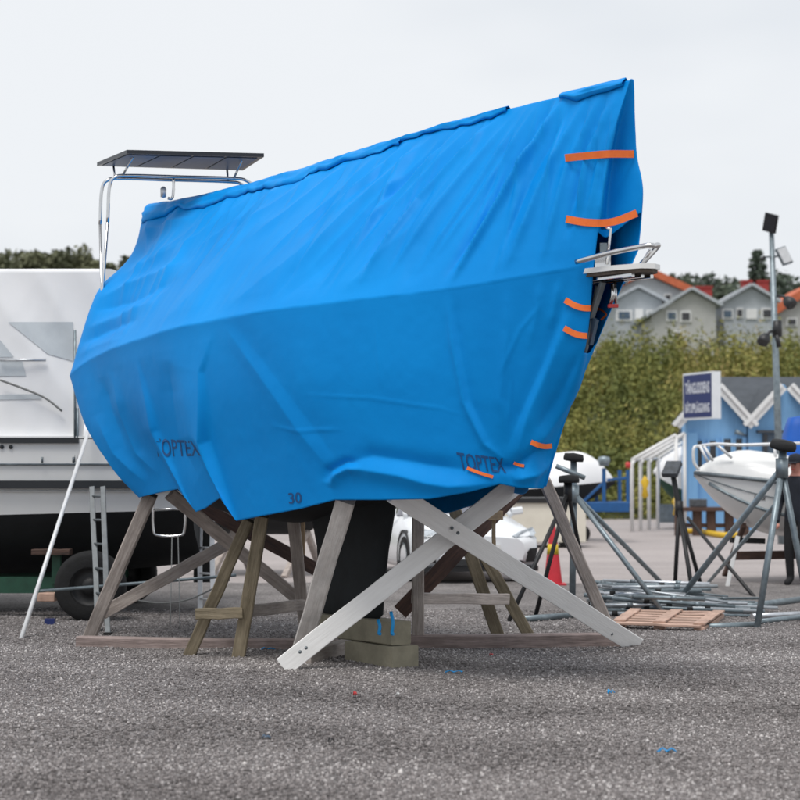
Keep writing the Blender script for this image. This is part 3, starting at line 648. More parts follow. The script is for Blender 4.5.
a2 = gp(722, 575); MB().bar(a2 + Vector((0, -.2, 0)), at(744, 525, Y-.1), .07, .07).build('bow_support', 'wood_dark', tt)
MB().bar(at(731, 540, Y-.3), at(764, 541, Y+.1), .05, .08).build('side_beam', 'black_metal', tt)
for dy in (-.75, .9):
    c = (bx0.x+2.15, Y+dy, .33)
    w = MB().lathe(c, [(.12, 0), (.27, -.01), (.33, .03), (.33, .17), (.27, .21), (.12, .2)], 22, (0, 1, 0)).build('wheel', 'rubber', tt)
    MB().lathe(c, [(.001, .0), (.13, .0), (.16, -.015), (.16, .16), (.001, .16)], 16, (0, 1, 0)).build('rim', 'galv', w)
MB().bar((bx0.x+2.15, Y-.7, .33), (bx0.x+2.15, Y+1.0, .33), .06, .06).build('axle', 'black_metal', tt)
for k in (1.6, 2.9, 3.9):
    for s in (-.45, .5):
        MB().box((bx0.x+k, Y+.3+s, .55), (.3, .1, .42)).build('bunk', 'rubber', tt)
# blue canvas hood
c = at(806, 438, Y+.9)
t = thing('canvas_hood', 'bright blue rounded canvas hood standing above the white motorboat', 'canvas cover', c - Vector((0, 0, .7)))
prof = []
for i in range(9):
    u = i/8; s = 1-.35*u**3
    prof.append([(c.x+.38*s*math.copysign(abs(math.cos(a))**.45, math.cos(a)), c.y+.3*s*math.copysign(abs(math.sin(a))**.5, math.sin(a)), c.z-.72+1.02*u-.1*(u > .99)*0) for a in np.linspace(0, 2*math.pi, 28, endpoint=False)])
prof.append([(c.x, c.y, c.z+.34)]*28)
MB().grid(np.array(prof), wrap=True).build('hood', 'canvas_blue', t)
MB().tube([(c.x-.4, c.y-.32, c.z-.7), (c.x+.4, c.y-.32, c.z-.7)], .02, 8).build('hem_tube', 'canvas_blue', t)

# ------------------------------------------------------------------ light pole
Y = 39.0
tp = at(771.5, 232, Y); ft = Vector((at(782, 540, Y).x, Y, 0))
t = thing('light_pole', 'tall grey pole with solar panel and floodlights beside the blue house', 'light pole', ft)
MB().tube([ft, tp], [.09, .055], 12).build('pole', 'galv', t)
def lampbox(name, c, d, eul, m, fm):
    from mathutils import Euler
    rt = Euler(eul).to_matrix(); o = MB().box(c, d, rt).build(name, m, t)
    MB().box(Vector(c) + rt @ Vector((0, -d[1]/2-.008, 0)), (d[0]*.86, .02, d[2]*.88), rt).build('lens', fm, o); return o
lampbox('solar_panel', at(770.5, 223, Y-.15), (.30, .05, .42), (R(28), R(18), R(-25)), 'lamp_black', 'panel_dark')
lampbox('floodlight', at(784, 256, Y-.15), (.24, .07, .40), (R(-20), R(-18), R(18)), 'galv_dark', 'lamp_face')
MB().bar(at(764, 257, Y-.02), at(783, 256, Y-.05), .04, .04).build('cross_arm', 'galv_dark', t)
MB().tube([at(761, 260, Y-.02), at(765, 257, Y-.02)], .04, 8).build('sensor', 'lamp_black', t)
for (p, q, nm) in (((777, 296), (788, 301), 'spot_lamp'), ((776, 330), (765, 338), 'spot_lamp')):
    P = at(*p, Y-.05); Q = at(*q, Y-.2)
    o = MB().tube([P, P.lerp(Q, .6) + Vector((0, 0, .06)), Q], .035, 8).build('lamp_arm', 'lamp_black', t)
    d = (Q-P).normalized() + Vector((0, -.3, -.5)); MB().lathe(Q - d*.05, [(.001, 0), (.09, 0), (.13, .1), (.13, .22), (.10, .24), (.001, .2)], 14, d).build(nm, 'lamp_black', t)
MB().lathe(at(777, 330, Y), [(.07, -.15), (.11, -.15), (.11, .2), (.07, .2)], 12).build('clamp', 'lamp_black', t)
MB().tube([at(776.5, 335, Y-.08), at(779.5, 347, Y-.08)], .05, 8).build('junction_box', 'lamp_black', t)

# ------------------------------------------------------------------ white car
CY = 25.2
t = thing('car', 'white car parked behind the wooden cradle facing the camera', 'car', (at(482, 560, CY).x, CY, 0), rz=R(13))
st = [ # y, half width, z hood/top, z belt, z sill
    (0.00, .62, .66, .56, .34), (.06, .76, .70, .58, .27), (.22, .88, .75, .62, .24), (.55, .925, .82, .68, .22), (1.0, .93, .90, .72, .20), (1.45, .93, .97, .76, .20),
    (2.4, .93, .99, .80, .20), (3.4, .93, 1.0, .82, .20), (4.1, .91, 1.05, .84, .24), (4.5, .80, 1.0, .80, .34), (4.62, .66, .9, .74, .42)]
sec = []
for y, w, zt, zb, zs in st:
    bulge = .02
    sec.append([(-w*.95, y, zs), (-w, y, zs+.1), (-w*1.0, y, (zs+zb)/2), (-w*.985, y, zb), (-w*.86, y, zb+(zt-zb)*.72), (-w*.6, y, zt-.01), (0, y, zt+bulge), (w*.6, y, zt-.01), (w*.86, y, zb+(zt-zb)*.72), (w*.985, y, zb), (w, y, (zs+zb)/2), (w, y, zs+.1), (w*.95, y, zs), (0, y, zs-.02)])
def local_build(mb, name, m, parent): return mb.build(name, m, None) if parent is None else _lb(mb, name, m, parent)
def _lb(mb, name, m, parent):
    o = mb.build(name, m); o.parent = parent; return o
sec2 = pchip([s[0] for s in st], np.array(sec).reshape(len(st), -1), np.linspace(0, 4.62, 50)).reshape(50, -1, 3)
mb = MB().grid(sec2, wrap=True); mb.add(sec2[0], [tuple(range(14))]); mb.add(sec2[-1], [tuple(range(14))])
_lb(mb, 'body', 'car_white', t)
gh = [] # greenhouse
for y, w, z in ((1.25, .70, .94), (1.75, .69, 1.18), (2.15, .63, 1.37), (2.6, .60, 1.44), (3.2, .60, 1.42), (3.9, .58, 1.25), (4.4, .55, 1.02)):
    zb = .93; gh.append([(-w*1.18 if z > 1.0 else -w, y, zb), (-w*1.05 if z > 1 else -w, y, zb+(z-zb)*.6), (-w*.92, y, z-.02), (-w*.5, y, z+.01), (0, y, z+.02), (w*.5, y, z+.01), (w*.92, y, z-.02), (w*1.05 if z > 1 else w, y, zb+(z-zb)*.6), (w*1.18 if z > 1 else w, y, zb)])
g2 = pchip([1.25, 1.75, 2.15, 2.6, 3.2, 3.9, 4.4], np.array(gh).reshape(7, -1), np.linspace(1.25, 4.4, 30)).reshape(30, -1, 3)
_lb(MB().grid(g2), 'greenhouse', 'car_glass', t)
_lb(MB().grid(g2[8:26, 2:7] + np.array([0, 0, .012])), 'roof', 'car_white', t)
for s in (-1, 1):
    _lb(MB().tube([(s*.80, 1.28, .93), (s*.72, 1.8, 1.19), (s*.60, 2.2, 1.40)], .035, 8), 'windscreen_pillar', 'car_white', t)
    hl = [(s*.86, .27, .70), (s*.80, .16, .66), (s*.50, .04, .645), (s*.46, .05, .672), (s*.62, .14, .735), (s*.88, .50, .775), (s*.90, .52, .75)]
    c = Vector((s*.66, -.02, .70))
    _lb(MB().grid(np.array([[(x, y-.035, z+.012) for x, y, z in hl], [(x*.97, y-.02, z*.995) for x, y, z in hl], [(x*.9, y+.08, z-.02) for x, y, z in hl]]), wrap=True).add([(x, y-.035, z+.012) for x, y, z in hl], [tuple(range(7))]), 'headlight', 'lamp_glass', t)
    _lb(MB().prism([(s*.52, .0, .30), (s*.80, .07, .31), (s*.84, .09, .50), (s*.72, .03, .50)], (0, .06, 0)), 'bumper_vent', 'car_black', t)
    for y in (.85, 3.75):
        w = _lb(MB().lathe((s*.80, y, .34), [(.2, -.11*s), (.3, -.11*s), (.34, -.08*s), (.34, .1*s), (.3, .13*s), (.2, .13*s)], 28, (1, 0, 0)), 'wheel', 'rubber', t)
        rm = MB().lathe((s*.80, y, .34), [(.001, .1*s), (.05, .115*s), (.07, .1*s), (.2, .09*s), (.225, .125*s), (.21, .135*s)], 24, (1, 0, 0))
        o = rm.build('rim', 'galv'); o.parent = w
        _lb(MB().lathe((s*.935, y, .36), [(.36, -.06*s), (.385, -.06*s), (.385, .004*s), (.36, .006*s)], 28, (1, 0, 0)), 'arch_liner', 'car_black', t)
    _lb(MB().bar((s*.88, 1.55, .98), (s*1.06, 1.58, 1.0), .08, .11, ch=.35), 'mirror', 'car_white', t)
_lb(MB().prism([(-.45, -.012, .27), (.45, -.012, .27), (.5, .0, .36), (-.5, .0, .36)], (0, .1, 0)), 'lower_grille', 'car_black', t)
_lb(MB().box((0, .2, .22), (1.65, .38, .07)), 'splitter', 'car_black', t)
_lb(MB().box((0, -.025, .50), (.52, .02, .11)), 'number_plate', 'trim_white', t)
_lb(MB().tube([(-.55, 1.27, .985), (.1, 1.5, 1.09), (.45, 1.42, 1.05)], .012, 6), 'wiper', 'car_black', t)

# ------------------------------------------------------------------ traffic cone
c = gp(553, 586); k = .0139*c.y/25*1.0
t = thing('traffic_cone', 'red traffic cone with a yellow band between the stands and the white car', 'traffic cone', c)
MB().box((c.x, c.y, .02), (.34, .34, .04)).build('base', 'cone_red', t)
MB().lathe(c, [(.13, .04), (.12, .12), (.04, .80), (.03, .84), (.001, .84)], 24).build('cone_body', 'cone_red', t)
MB().lathe(c, [(.083, .44), (.0855, .44), (.070, .58), (.068, .58)], 24).build('reflective_band', 'cone_band', t)
# ------------------------------------------------------------------ boat stands
def stand(label, apex, post_low, feet, pad, padaxis, m, r=.024, collar=True, padtype='disc', extra=(), padr=.11, grp='adjustable steel boat stands'):
    c = sum((Vector(f) for f in feet), Vector())/len(feet); c.z = 0
    t = thing('boat_stand', label, 'boat stand', c, grp)
    apex = Vector(apex); pad = Vector(pad)
    for i, f in enumerate(feet):
        f = Vector(f); MB().tube([apex, f + Vector((0, 0, .01))], r, 10).build('leg', m, t)
        MB().box(f + Vector((0, 0, .012)), (.11, .11, .018)).build('foot_plate', m, t)
    MB().tube([Vector(post_low), apex, pad], r*1.25, 12).build('post', m, t)
    MB().lathe(apex - Vector((0, 0, .1)), [(r*1.3, 0), (r*1.9, 0), (r*1.9, .2), (r*1.3, .2)], 12).build('collar', m, t)
    A = Vector(padaxis).normalized()
    if padtype == 'disc':
        MB().lathe(pad - A*.02, [(.001, 0), (padr, 0), (padr*1.05, .03), (padr*.95, .075), (.001, .09)], 20, A).build('pad', 'rubber', t)
    else:
        q = A.to_track_quat('Z', 'Y').to_matrix(); MB().box(pad, (.22, .26, .07), q).build('pad', 'pad', t)
    for (a, b, rr) in extra: MB().tube([a, b], rr, 8).build('brace', m, t)
    return t
d1 = 20.2
stand('grey tripod stand with black pad beside the brown cradle post', at(574, 494, d1), gp(572, 612), [gp(572, 613), gp(667, 618), gp(664, 586)], at(573.5, 459, d1), (.1, -.1, 1), 'galv', .03,
      extra=[(at(556, 466, d1-.1), at(585, 478, d1-.1), .028)])
stand('black tripod stand standing between the traffic cone and the brown cradle post', at(568, 492, 19.6), at(562, 520, 19.6), [gp(535, 619), gp(508, 624), gp(591, 607)], at(569, 481, 19.6), (0, 0, 1), 'black_metal', .024)
stand('black stand with a tilted square grey pad in front of the blue house', at(679, 508, 25), at(681, 522, 25), [gp(701, 586), gp(675, 586), gp(692, 590)], at(672, 469, 25), (-.35, -.6, .75), 'black_metal', .03, padtype='box',
      extra=[(at(688, 518, 25), gp(755, 598), .024)])
stand('large grey tripod stand with black pad in front of the person', at(782, 468, 18.4), at(781, 478, 18.4), [gp(757, 630), gp(812, 628), gp(669, 613)], at(783, 447, 18.4), (.15, -.25, 1), 'galv', .034, padr=.13,
      extra=[(at(774, 506, 18.45), gp(702, 590), .022), (gp(702, 631) + Vector((0, 0, .04)), gp(757, 629) + Vector((0, 0, .04)), .035), (gp(757, 627) + Vector((0, 0, .05)), gp(815, 620) + Vector((0, 0, .05)), .03)])

# ------------------------------------------------------------------ pile of steel tubes, pallet, bars
for i in range(52):
    lay = i // 14; k = i % 14
    y0 = 20.9 - k*.10 + random.uniform(-.05, .05); z = .035 + lay*.085 + random.uniform(0, .03)
    x0 = (583 - 400)*y0/FPX + random.uniform(0, .35); L = random.uniform(1.25, 1.9) * (1.0 if lay < 2 else .75)
    dr = Vector((1, -.12 + random.uniform(-.25, .22)*(1+.4*lay), 0)).normalized()
    p = Vector((x0, y0, z)); q = p + dr*L + Vector((0, 0, -min(z-.03, lay*.05) if i % 3 else 0)); r = random.choice((.012, .015, .02, .024))
    t = thing('steel_tube', 'galvanised steel tube in the pile behind the wooden pallet', 'steel tube', (p.x, p.y, 0), 'galvanised tubes in the pile')
    MB().tube([p, q], r, 10).build('tube', random.choice(['galv', 'galv', 'steel', 'alu']), t)
    for s in (random.uniform(.1, .3), random.uniform(.5, .8)):
        c = p.lerp(q, s); MB().lathe(c, [(r*.99, -.03), (r*1.35, -.03), (r*1.35, .03), (r*.99, .03)], 10, dr).build('collar', random.choice(['galv_dark', 'rubber', 'galv']), t)
for (a, b, r, lab) in (((745, 612), (806, 604), .04, 'blue grey steel tube lying behind the foot of the large stand'), ((752, 621), (812, 618), .03, 'pale steel tube lying right at the foot of the large stand')):
    A = gp(*a); Bq = gp(*b); o = MB().tube([A + Vector((0, 0, r+.02)), Bq + Vector((0, 0, r+.02))], r, 10).build('steel_tube', 'galv' if r > .035 else 'alu'); tag(o, lab, 'steel tube')
o = MB().tube([gp(523, 624) + Vector((0, 0, .05)), gp(572, 620) + Vector((0, 0, .05))], .035, 10).build('steel_bar', 'galv'); tag(o, 'blue grey steel bar on the gravel behind the white planks', 'steel bar')
P0, P1, P2, P3 = gp(617, 630), gp(633, 618), gp(722, 620), gp(702, 634)
t = thing('slatted_pallet', 'pinkish wooden slatted pallet lying on the gravel in front of the tubes', 'pallet', (P0+P2)/2)
for i in range(6):
    s = i/5; a = P0.lerp(P1, s); b = P3.lerp(P2, s); plank('slat', a + Vector((0, 0, .075)), b + Vector((0, 0, .075)), .17, .022, 'wood_pallet', t)
for s in (.03, .5, .97):
    a = P0.lerp(P3, s); b = P1.lerp(P2, s); plank('bearer', a + Vector((0, 0, .033)) - (b-a)*.02, b + Vector((0, 0, .033)) + (b-a)*.02, .1, .06, 'wood_pallet', t)
    plank('cross_slat', a + Vector((0, 0, .097)), b + Vector((0, 0, .097)), .12, .018, 'wood_pallet', t)

# ------------------------------------------------------------------ person at the frame edge
def skinned(name, joints, edges, radii, mats, pick, parent, sub=2, rootv=0):
    me = bpy.data.meshes.new(name); me.from_pydata([tuple(j) for j in joints], edges, []); o = bpy.data.objects.new(name, me); COL.objects.link(o)
    m = o.modifiers.new('skin', 'SKIN'); m.use_smooth_shade = True
    for i, v in enumerate(me.skin_vertices[0].data):
        r = radii[i]; v.radius = r if isinstance(r, tuple) else (r, r); v.use_root = (i == rootv)
    s = o.modifiers.new('sub', 'SUBSURF'); s.levels = sub; s.render_levels = sub
    dg = bpy.context.evaluated_depsgraph_get(); nm = bpy.data.meshes.new_from_object(o.evaluated_get(dg)); bpy.data.objects.remove(o)
    o = bpy.data.objects.new(name, nm); COL.objects.link(o); o.parent = parent
    nm.materials.clear()
    for k in mats: nm.materials.append(MATS[k])
    for p in nm.polygons: p.material_index = pick(p.center); p.use_smooth = True
    return o
f = gp(796, 587)
t = thing('person', 'person in dark jacket and cap standing by the large grey stand', 'person', (f.x+.02, f.y, 0), rz=R(-35))
J = [(0, 0, .98), (0, 0, 1.15), (0, .01, 1.34), (0, .01, 1.46), (0, -.01, 1.56), (0, -.03, 1.66), (0, -.02, 1.76),
     (-.10, 0, .93), (-.11, -.02, .52), (-.11, .03, .10), (-.12, -.12, .045),
     (.10, 0, .93), (.12, -.04, .52), (.13, .0, .10), (.15, -.15, .045),
     (-.19, .01, 1.42), (-.26, .02, 1.14), (-.22, -.16, .95), (-.19, -.22, .89),
     (.19, .01, 1.42), (.27, .02, 1.14), (.23, -.14, .95), (.2, -.2, .89)]
E = [(0, 1), (1, 2), (2, 3), (3, 4), (4, 5), (5, 6), (0, 7), (7, 8), (8, 9), (9, 10), (0, 11), (11, 12), (12, 13), (13, 14), (3, 15), (15, 16), (16, 17), (17, 18), (3, 19), (19, 20), (20, 21), (21, 22)]
RD = [(.16, .12), (.15, .12), (.17, .13), (.12, .09), (.058, .06), (.082, .098), (.07, .085), .095, .07, .055, .045, .095, .07, .055, .045, .075, .06, .045, .04, .075, .06, .045, .04]
def pk(c):
    if c.z > 1.515: return 2
    if c.z < .1: return 1
    if c.z < .9 and abs(c.x) < .185: return 1
    return 0
body = skinned('body', J, E, RD, ['jacket', 'trouser', 'skin'], pk, t)
for s in (-1, 1):
    hb = Vector((s*.195, -.22, .885))
    for k in range(5):
        a = hb + Vector((s*(.03-.015*k), -.01 if k else .0, -.02)); l = (.055, .07, .078, .072, .058)[k]
        dv = Vector((-s*.02, -.35, -1)).normalized() if k else Vector((-s*.5, -.6, -.6)).normalized()
        o = MB().tube([a, a+dv*l*.5, a+dv*l*.85+Vector((0, .008, 0)), a+dv*l+Vector((0, .014, 0))], [.011, .0105, .009, .005], 8).build('finger', 'skin'); o.parent = t
for s in (-1, 1):
    o = MB().lathe((s*.034, -.115, 1.68), [(.001, 0), (.011, .001), (.008, .008), (.001, .011)], 10, (0, -1, 0)).build('eye', 'window_dark'); o.parent = t
    o = MB().lathe((s*.088, -.02, 1.665), [(.012, 0), (.03, .008), (.032, .016), (.018, .02), (.001, .018)], 12, (s, 0, 0)).build('ear', 'skin'); o.parent = t
o = MB().tube([(0, -.118, 1.69), (0, -.14, 1.655), (0, -.125, 1.645)], [.009, .016, .012], 8).build('nose', 'skin'); o.parent = t
o = MB().tube([(-.028, -.117, 1.612), (0, -.125, 1.61), (.028, -.117, 1.612)], .006, 6).build('mouth', 'plastic_red'); o.parent = t
cap = MB().lathe((0, -.02, 1.70), [(.105, 0), (.108, .03), (.10, .08), (.07, .115), (.001, .13)], 20); cap.prism([(-.085, -.1, 1.705), (.085, -.1, 1.705), (.07, -.19, 1.69), (0, -.215, 1.685), (-.07, -.19, 1.69)], (0, 0, .012))
o = cap.build('cap', 'jacket'); o.parent = t

# ------------------------------------------------------------------ white motorboat on the green trailer
MY = 19.35
t = thing('motorboat', 'large white motorboat with black stripe under a white cover behind the ladder', 'boat', (-5.5, MY+1.2, 0))
def mz(py): return at(400, py, MY).z
XE = at(192, 470, MY).x
xsn = np.array([-10.5, -9, -7.5, -6, -4.5, -3.2, XE])
top = []; bot = []
for i, x in enumerate(xsn):
    u = (x - xsn[0])/(xsn[-1]-xsn[0]); wl = mz(530 - 20*u); inn = .0 if x > -9 else .35
    top.append([(x, MY+inn, mz(439)), (x, MY+inn+.01, mz(464)), (x, MY+inn+.03, mz(484)), (x, MY+.09+inn, wl)])
    kz = .42 if x < -3.5 else (.46 if x < -3 else .55)
    bot.append([(x, MY+.09+inn, wl), (x, MY+.22+inn, wl-.22), (x, MY+.8, kz+.12), (x, MY+1.25, kz), (x, MY+1.7, kz+.12), (x, MY+2.28-inn, wl-.22), (x, MY+2.41-inn, wl)])
tm = MB().grid(np.array(top)); far = np.array(top); far[..., 1] = 2*(MY+1.25) - far[..., 1]; tm.grid(far)
tm.add([top[-1][0], top[-1][1], top[-1][2], top[-1][3], tuple(far[-1][3]), tuple(far[-1][2]), tuple(far[-1][1]), tuple(far[-1][0])], [tuple(range(8))])
tm.build('topside', 'gelcoat', t)
bmx = MB().grid(np.array(bot)); bmx.add(bot[-1], [tuple(range(7))]); bmx.build('bottom', 'antifoul', t)
MB().prism([(xsn[0], MY+.01, mz(438)), (XE, MY+.01, mz(438)), (XE, MY+2.49, mz(438)), (xsn[0], MY+2.49, mz(438))], (0, 0, .02)).build('deck', 'gelcoat', t)
MB().box(((xsn[1]+XE)/2, MY-.005, mz(484.5)), (XE-xsn[1], .05, .085)).build('stripe', 'stripe', t)
MB().box(((xsn[1]+at(82, 0, MY).x)/2, MY-.01, mz(440.5)), (at(82, 0, MY).x-xsn[1], .05, .06)).build('rub_rail', 'stripe', t)
MB().tube([(xsn[1], MY-.005, mz(464)), (XE, MY-.005, mz(464.5))], .012, 8).build('deck_line', 'galv_dark', t)
MB().tube([(xsn[1], MY+.02, mz(491)), (XE, MY+.02, mz(491))], .01, 8).build('moulding', 'gelcoat', t)
for px in (2, 11): MB().lathe((at(px, 447, MY).x, MY+.0, mz(447)), [(.001, -.015), (.022, -.015), (.022, .0), (.001, .0)], 12, (0, 1, 0)).build('vent', 'stripe', t)
for px in (43, 74): MB().tube([(at(px, 462, MY).x, MY-.04, mz(463)), (at(px, 460, MY).x, MY-.04, mz(457))], .012, 8).build('cleat', 'galv_dark', t)
# swim ladder, outdrive
sx0, sx1 = at(156, 0, MY-.12).x, at(187, 0, MY-.12).x
lad = catmull([(sx0, MY-.12, mz(490)), (sx0, MY-.12, mz(528)), (sx0+.06, MY-.12, mz(535)), (sx1-.06, MY-.12, mz(535)), (sx1, MY-.12, mz(528)), (sx1, MY-.12, mz(490))], 36)
sl_ = MB().tube(lad, .014, 8).build('swim_ladder', 'chrome', t)
MB().tube([(sx0, MY-.12, mz(509)), (sx1, MY-.12, mz(509))], .012, 8).build('ladder_rung', 'chrome', sl_)
for sx in (sx0, sx1): MB().tube([(sx, MY-.12, mz(492)), (sx, MY+.06, mz(492))], .012, 8).build('ladder_bracket', 'chrome', sl_)
MB().bar((XE+.02, MY+1.0, mz(588)), (XE+.02, MY+1.0, mz(500)), .22, .07, up=(0, 1, 0)).build('outdrive', 'rubber', t)
for (a, b) in (((172, 536), (170, 630)), ((178, 536), (180, 632))): MB().tube([at(*a, MY-.13), (at(*a, MY-.13) + gp(b[0], b[1]))/2 + Vector((0, .02, -.02)), gp(*b)], .005, 6).build('mooring_rope', 'rope', t)
# white cover
cvt = thing('boat_cover', 'white cover tent with grey clear windows on the large motorboat', 'boat cover', (-6.5, MY+1.2, mz(438)))
xa, xb = -10.5, at(124, 330, MY).x
nx, nz_ = 170, 90; Cg = np.zeros((nx, nz_, 3))
for i in range(nx):
    x = xa + (xb-xa)*i/(nx-1)
    for j in range(nz_):
        v = j/(nz_-1)
        if v < .62: y = MY+.10 + .03*v; z = mz(436) + (mz(268)-mz(436))*v/.62
        else:
            q = (v-.62)/.38; y = MY+.12 + 1.2*q; z = mz(268) + .10*math.sin(q*math.pi/2)
        xx = x - (.14*(z-mz(436)))*(i/(nx-1))**6
        nv = lambda a, b, c: mnoise.noise(Vector((x*a+z*c, z*b, 3.1)))
        fold = .05*nv(.9, .5, .3) + .036*(abs(nv(1.7, .35, .9))-.2) + .012*(abs(nv(3.6, .9, -1.2))-.2)
        Cg[i, j] = (xx, y + fold*(1 if v < .62 else .3), z)
far = Cg.copy(); far[..., 1] = 2*(MY+1.32) - Cg[..., 1]
cb = MB().grid(Cg); cb.grid(far)
for i in range(0, nz_-1): cb.add([Cg[-1, i], far[-1, i], far[-1, i+1], Cg[-1, i+1]], [(0, 1, 2, 3)], True)
cbo = cb.build('cover', 'cover_white', cvt)
CB = bvh(cbo)
def onsurf(B_, px, py, off=.006):
    d = ray(px, py).normalized(); h = B_.ray_cast(CAM, d); return h[0] - d*off if h[0] else None
def patch(name, B_, poly, m, parent, nu=14, nv=8, off=.008):
    """four-cornered picture patch laid on a surface"""
    a, b, c, d = [np.array(q, float) for q in poly]; Pg = np.zeros((nu, nv, 3))
    for i in range(nu):
        for j in range(nv):
            u, v = i/(nu-1), j/(nv-1); q = (a*(1-u)+b*u)*(1-v) + (d*(1-u)+c*u)*v
            h = onsurf(B_, q[0], q[1], off); Pg[i, j] = tuple(h) if h else tuple(at(q[0], q[1], MY))
    return MB().grid(Pg).build(name, m, parent)
patch('window', CB, ((8, 322), (73, 322), (73, 361), (48, 354)), 'cover_window', cvt)
patch('window', CB, ((-20, 335), (0, 340), (14, 357), (-20, 357)), 'cover_window', cvt)
patch('window', CB, ((-20, 361), (22, 361), (26, 376), (-20, 376)), 'cover_window', cvt)
patch('window', CB, ((-20, 395), (38, 394), (42, 399), (-20, 400)), 'cover_window', cvt)
MB().tube(catmull([at(0, 380, MY+.03), at(22, 388, MY+.03), at(45, 398, MY+.03), at(62, 411, MY+.03)], 20), .012, 6).build('tent_cord', 'rope', cvt)
MB().tube([at(0, 360, MY+.05), at(46, 360, MY+.05)], .016, 8).build('tent_pole', 'alu', cvt)
for (px, y0, y1) in ((75, 330, 462), (77.5, 408, 462)):
    MB().tube([at(px, y0, MY+.02), at(px, y1, MY+.02)], .014, 8).build('tent_pole', 'galv', cvt)
# rolled cover end on the aft deck
Pg = []
for u in np.linspace(0, 1, 30):
    row = []
    for v in np.linspace(0, math.pi, 12):
        r = .10 + .11*(1-u)**1.5 + .02*math.sin(u*17+v*2)
        row.append((at(86, 0, MY).x + u*1.05, MY+.28 - .26*math.cos(v), mz(464)+.28 + .0 + r*1.1*math.sin(v)))
    Pg.append(row)
MB().grid(np.array(Pg)).build('rolled_flap', 'cover_white', cvt)

t = thing('boat_trailer', 'green trailer with a big black tyre under the large white motorboat', 'trailer', (-4.5, MY+1, 0))
TY = 18.95
def lathe_wheel(c, r, w, parent):
    wl = MB().lathe((c[0], c[1]-w/2, c[2]), [(r*.55, .01), (r*.85, 0), (r*.97, .03), (r, w*.3), (r, w*.7), (r*.97, w-.03), (r*.85, w), (r*.55, w)], 36, (0, 1, 0)).build('wheel', 'rubber', parent)
    MB().lathe((c[0], c[1]-w/2, c[2]), [(.001, .05), (r*.2, .04), (r*.24, .07), (r*.5, .08), (r*.57, .015), (r*.55, .1)], 28, (0, 1, 0)).build('rim', 'black_metal', wl)
lathe_wheel((at(93, 0, TY).x, TY+.1, .375), .375, .24, t); lathe_wheel((at(93, 0, TY).x, TY+2.5, .375), .375, .24, t)
xg = at(60, 0, TY).x
MB().box(((-10+xg)/2, TY+.55, .36), (xg+10, .14, .17)).build('chassis_beam', 'green_paint', t)
MB().box(((-10+xg)/2, TY+2.0, .36), (xg+10, .14, .17)).build('chassis_beam', 'green_paint', t)
MB().box((at(93, 0, TY).x, TY+1.3, .38), (.1, 2.4, .1)).build('axle', 'green_paint', t)
MB().box((at(52, 0, TY).x, TY+.5, .56), (.09, .09, .36)).build('post', 'green_paint', t)
plank('packing_plank', at(33, 552, TY+.45), at(71, 552, TY+.45), .2, .06, 'wood_dark', t)
plank('packing_block', at(39, 597, TY+.3), at(56, 597, TY+.3), .2, .09, 'wood_pallet', t)
MB().tube([at(40, 591, 18.7), at(205, 578, 18.9), at(236, 575, 19.0)], .017, 8).build('side_pipe', 'galv', t)
MB().tube(catmull([at(135, 600, 18.8), at(160, 603, 18.85), at(190, 599, 18.9), at(230, 580, 19.0)], 20), .009, 6).build('cable', 'rope', t)
o = MB().box(gp(50, 627) + Vector((0, 0, .05)), (.1, .08, .07)).build('blue_can', 'sign_blue'); tag(o, 'small dark blue can on the gravel beside the trailer tyre', 'can')

def ladder(label, f0, f1, t0, t1, n, r, m, feet=True):
    t = thing('ladder', label, 'ladder', (Vector(f0)+Vector(f1))/2)
    for (a, b) in ((f0, t0), (f1, t1)):
        plank('rail', a, b, r*2.4, r*1.2, m, t, up=(0, -1, .2))
        if feet: MB().box(Vector(a) + Vector((0, 0, .02)), (.07, .12, .05)).build('foot', 'rubber', t)
    for k in range(n):
        s = (k+.6)/n; MB().tube([Vector(f0).lerp(Vector(t0), s), Vector(f1).lerp(Vector(t1), s)], r*.55, 8).build('rung', m, t)
f0 = gp(98, 634); f1 = gp(108, 637)
ladder('aluminium ladder leaning upright against the large white motorboat', f0, f1, at(92, 487, 18.7), at(103, 487, 18.55), 6, .022, 'alu_dull')
ladder('white step ladder standing behind the stern of the large motorboat', gp(200, 614), gp(213, 616), at(200, 512, 20.2), at(212, 512, 20.1), 4, .022, 'alu_white', False)
a = gp(20, 642); b = at(91, 424, 19.28)
o = MB().tube([a, b], [.022, .02], 10).build('long_pole', 'alu_white'); tag(o, 'long thin white pole leaning against the large motorboat', 'pole')

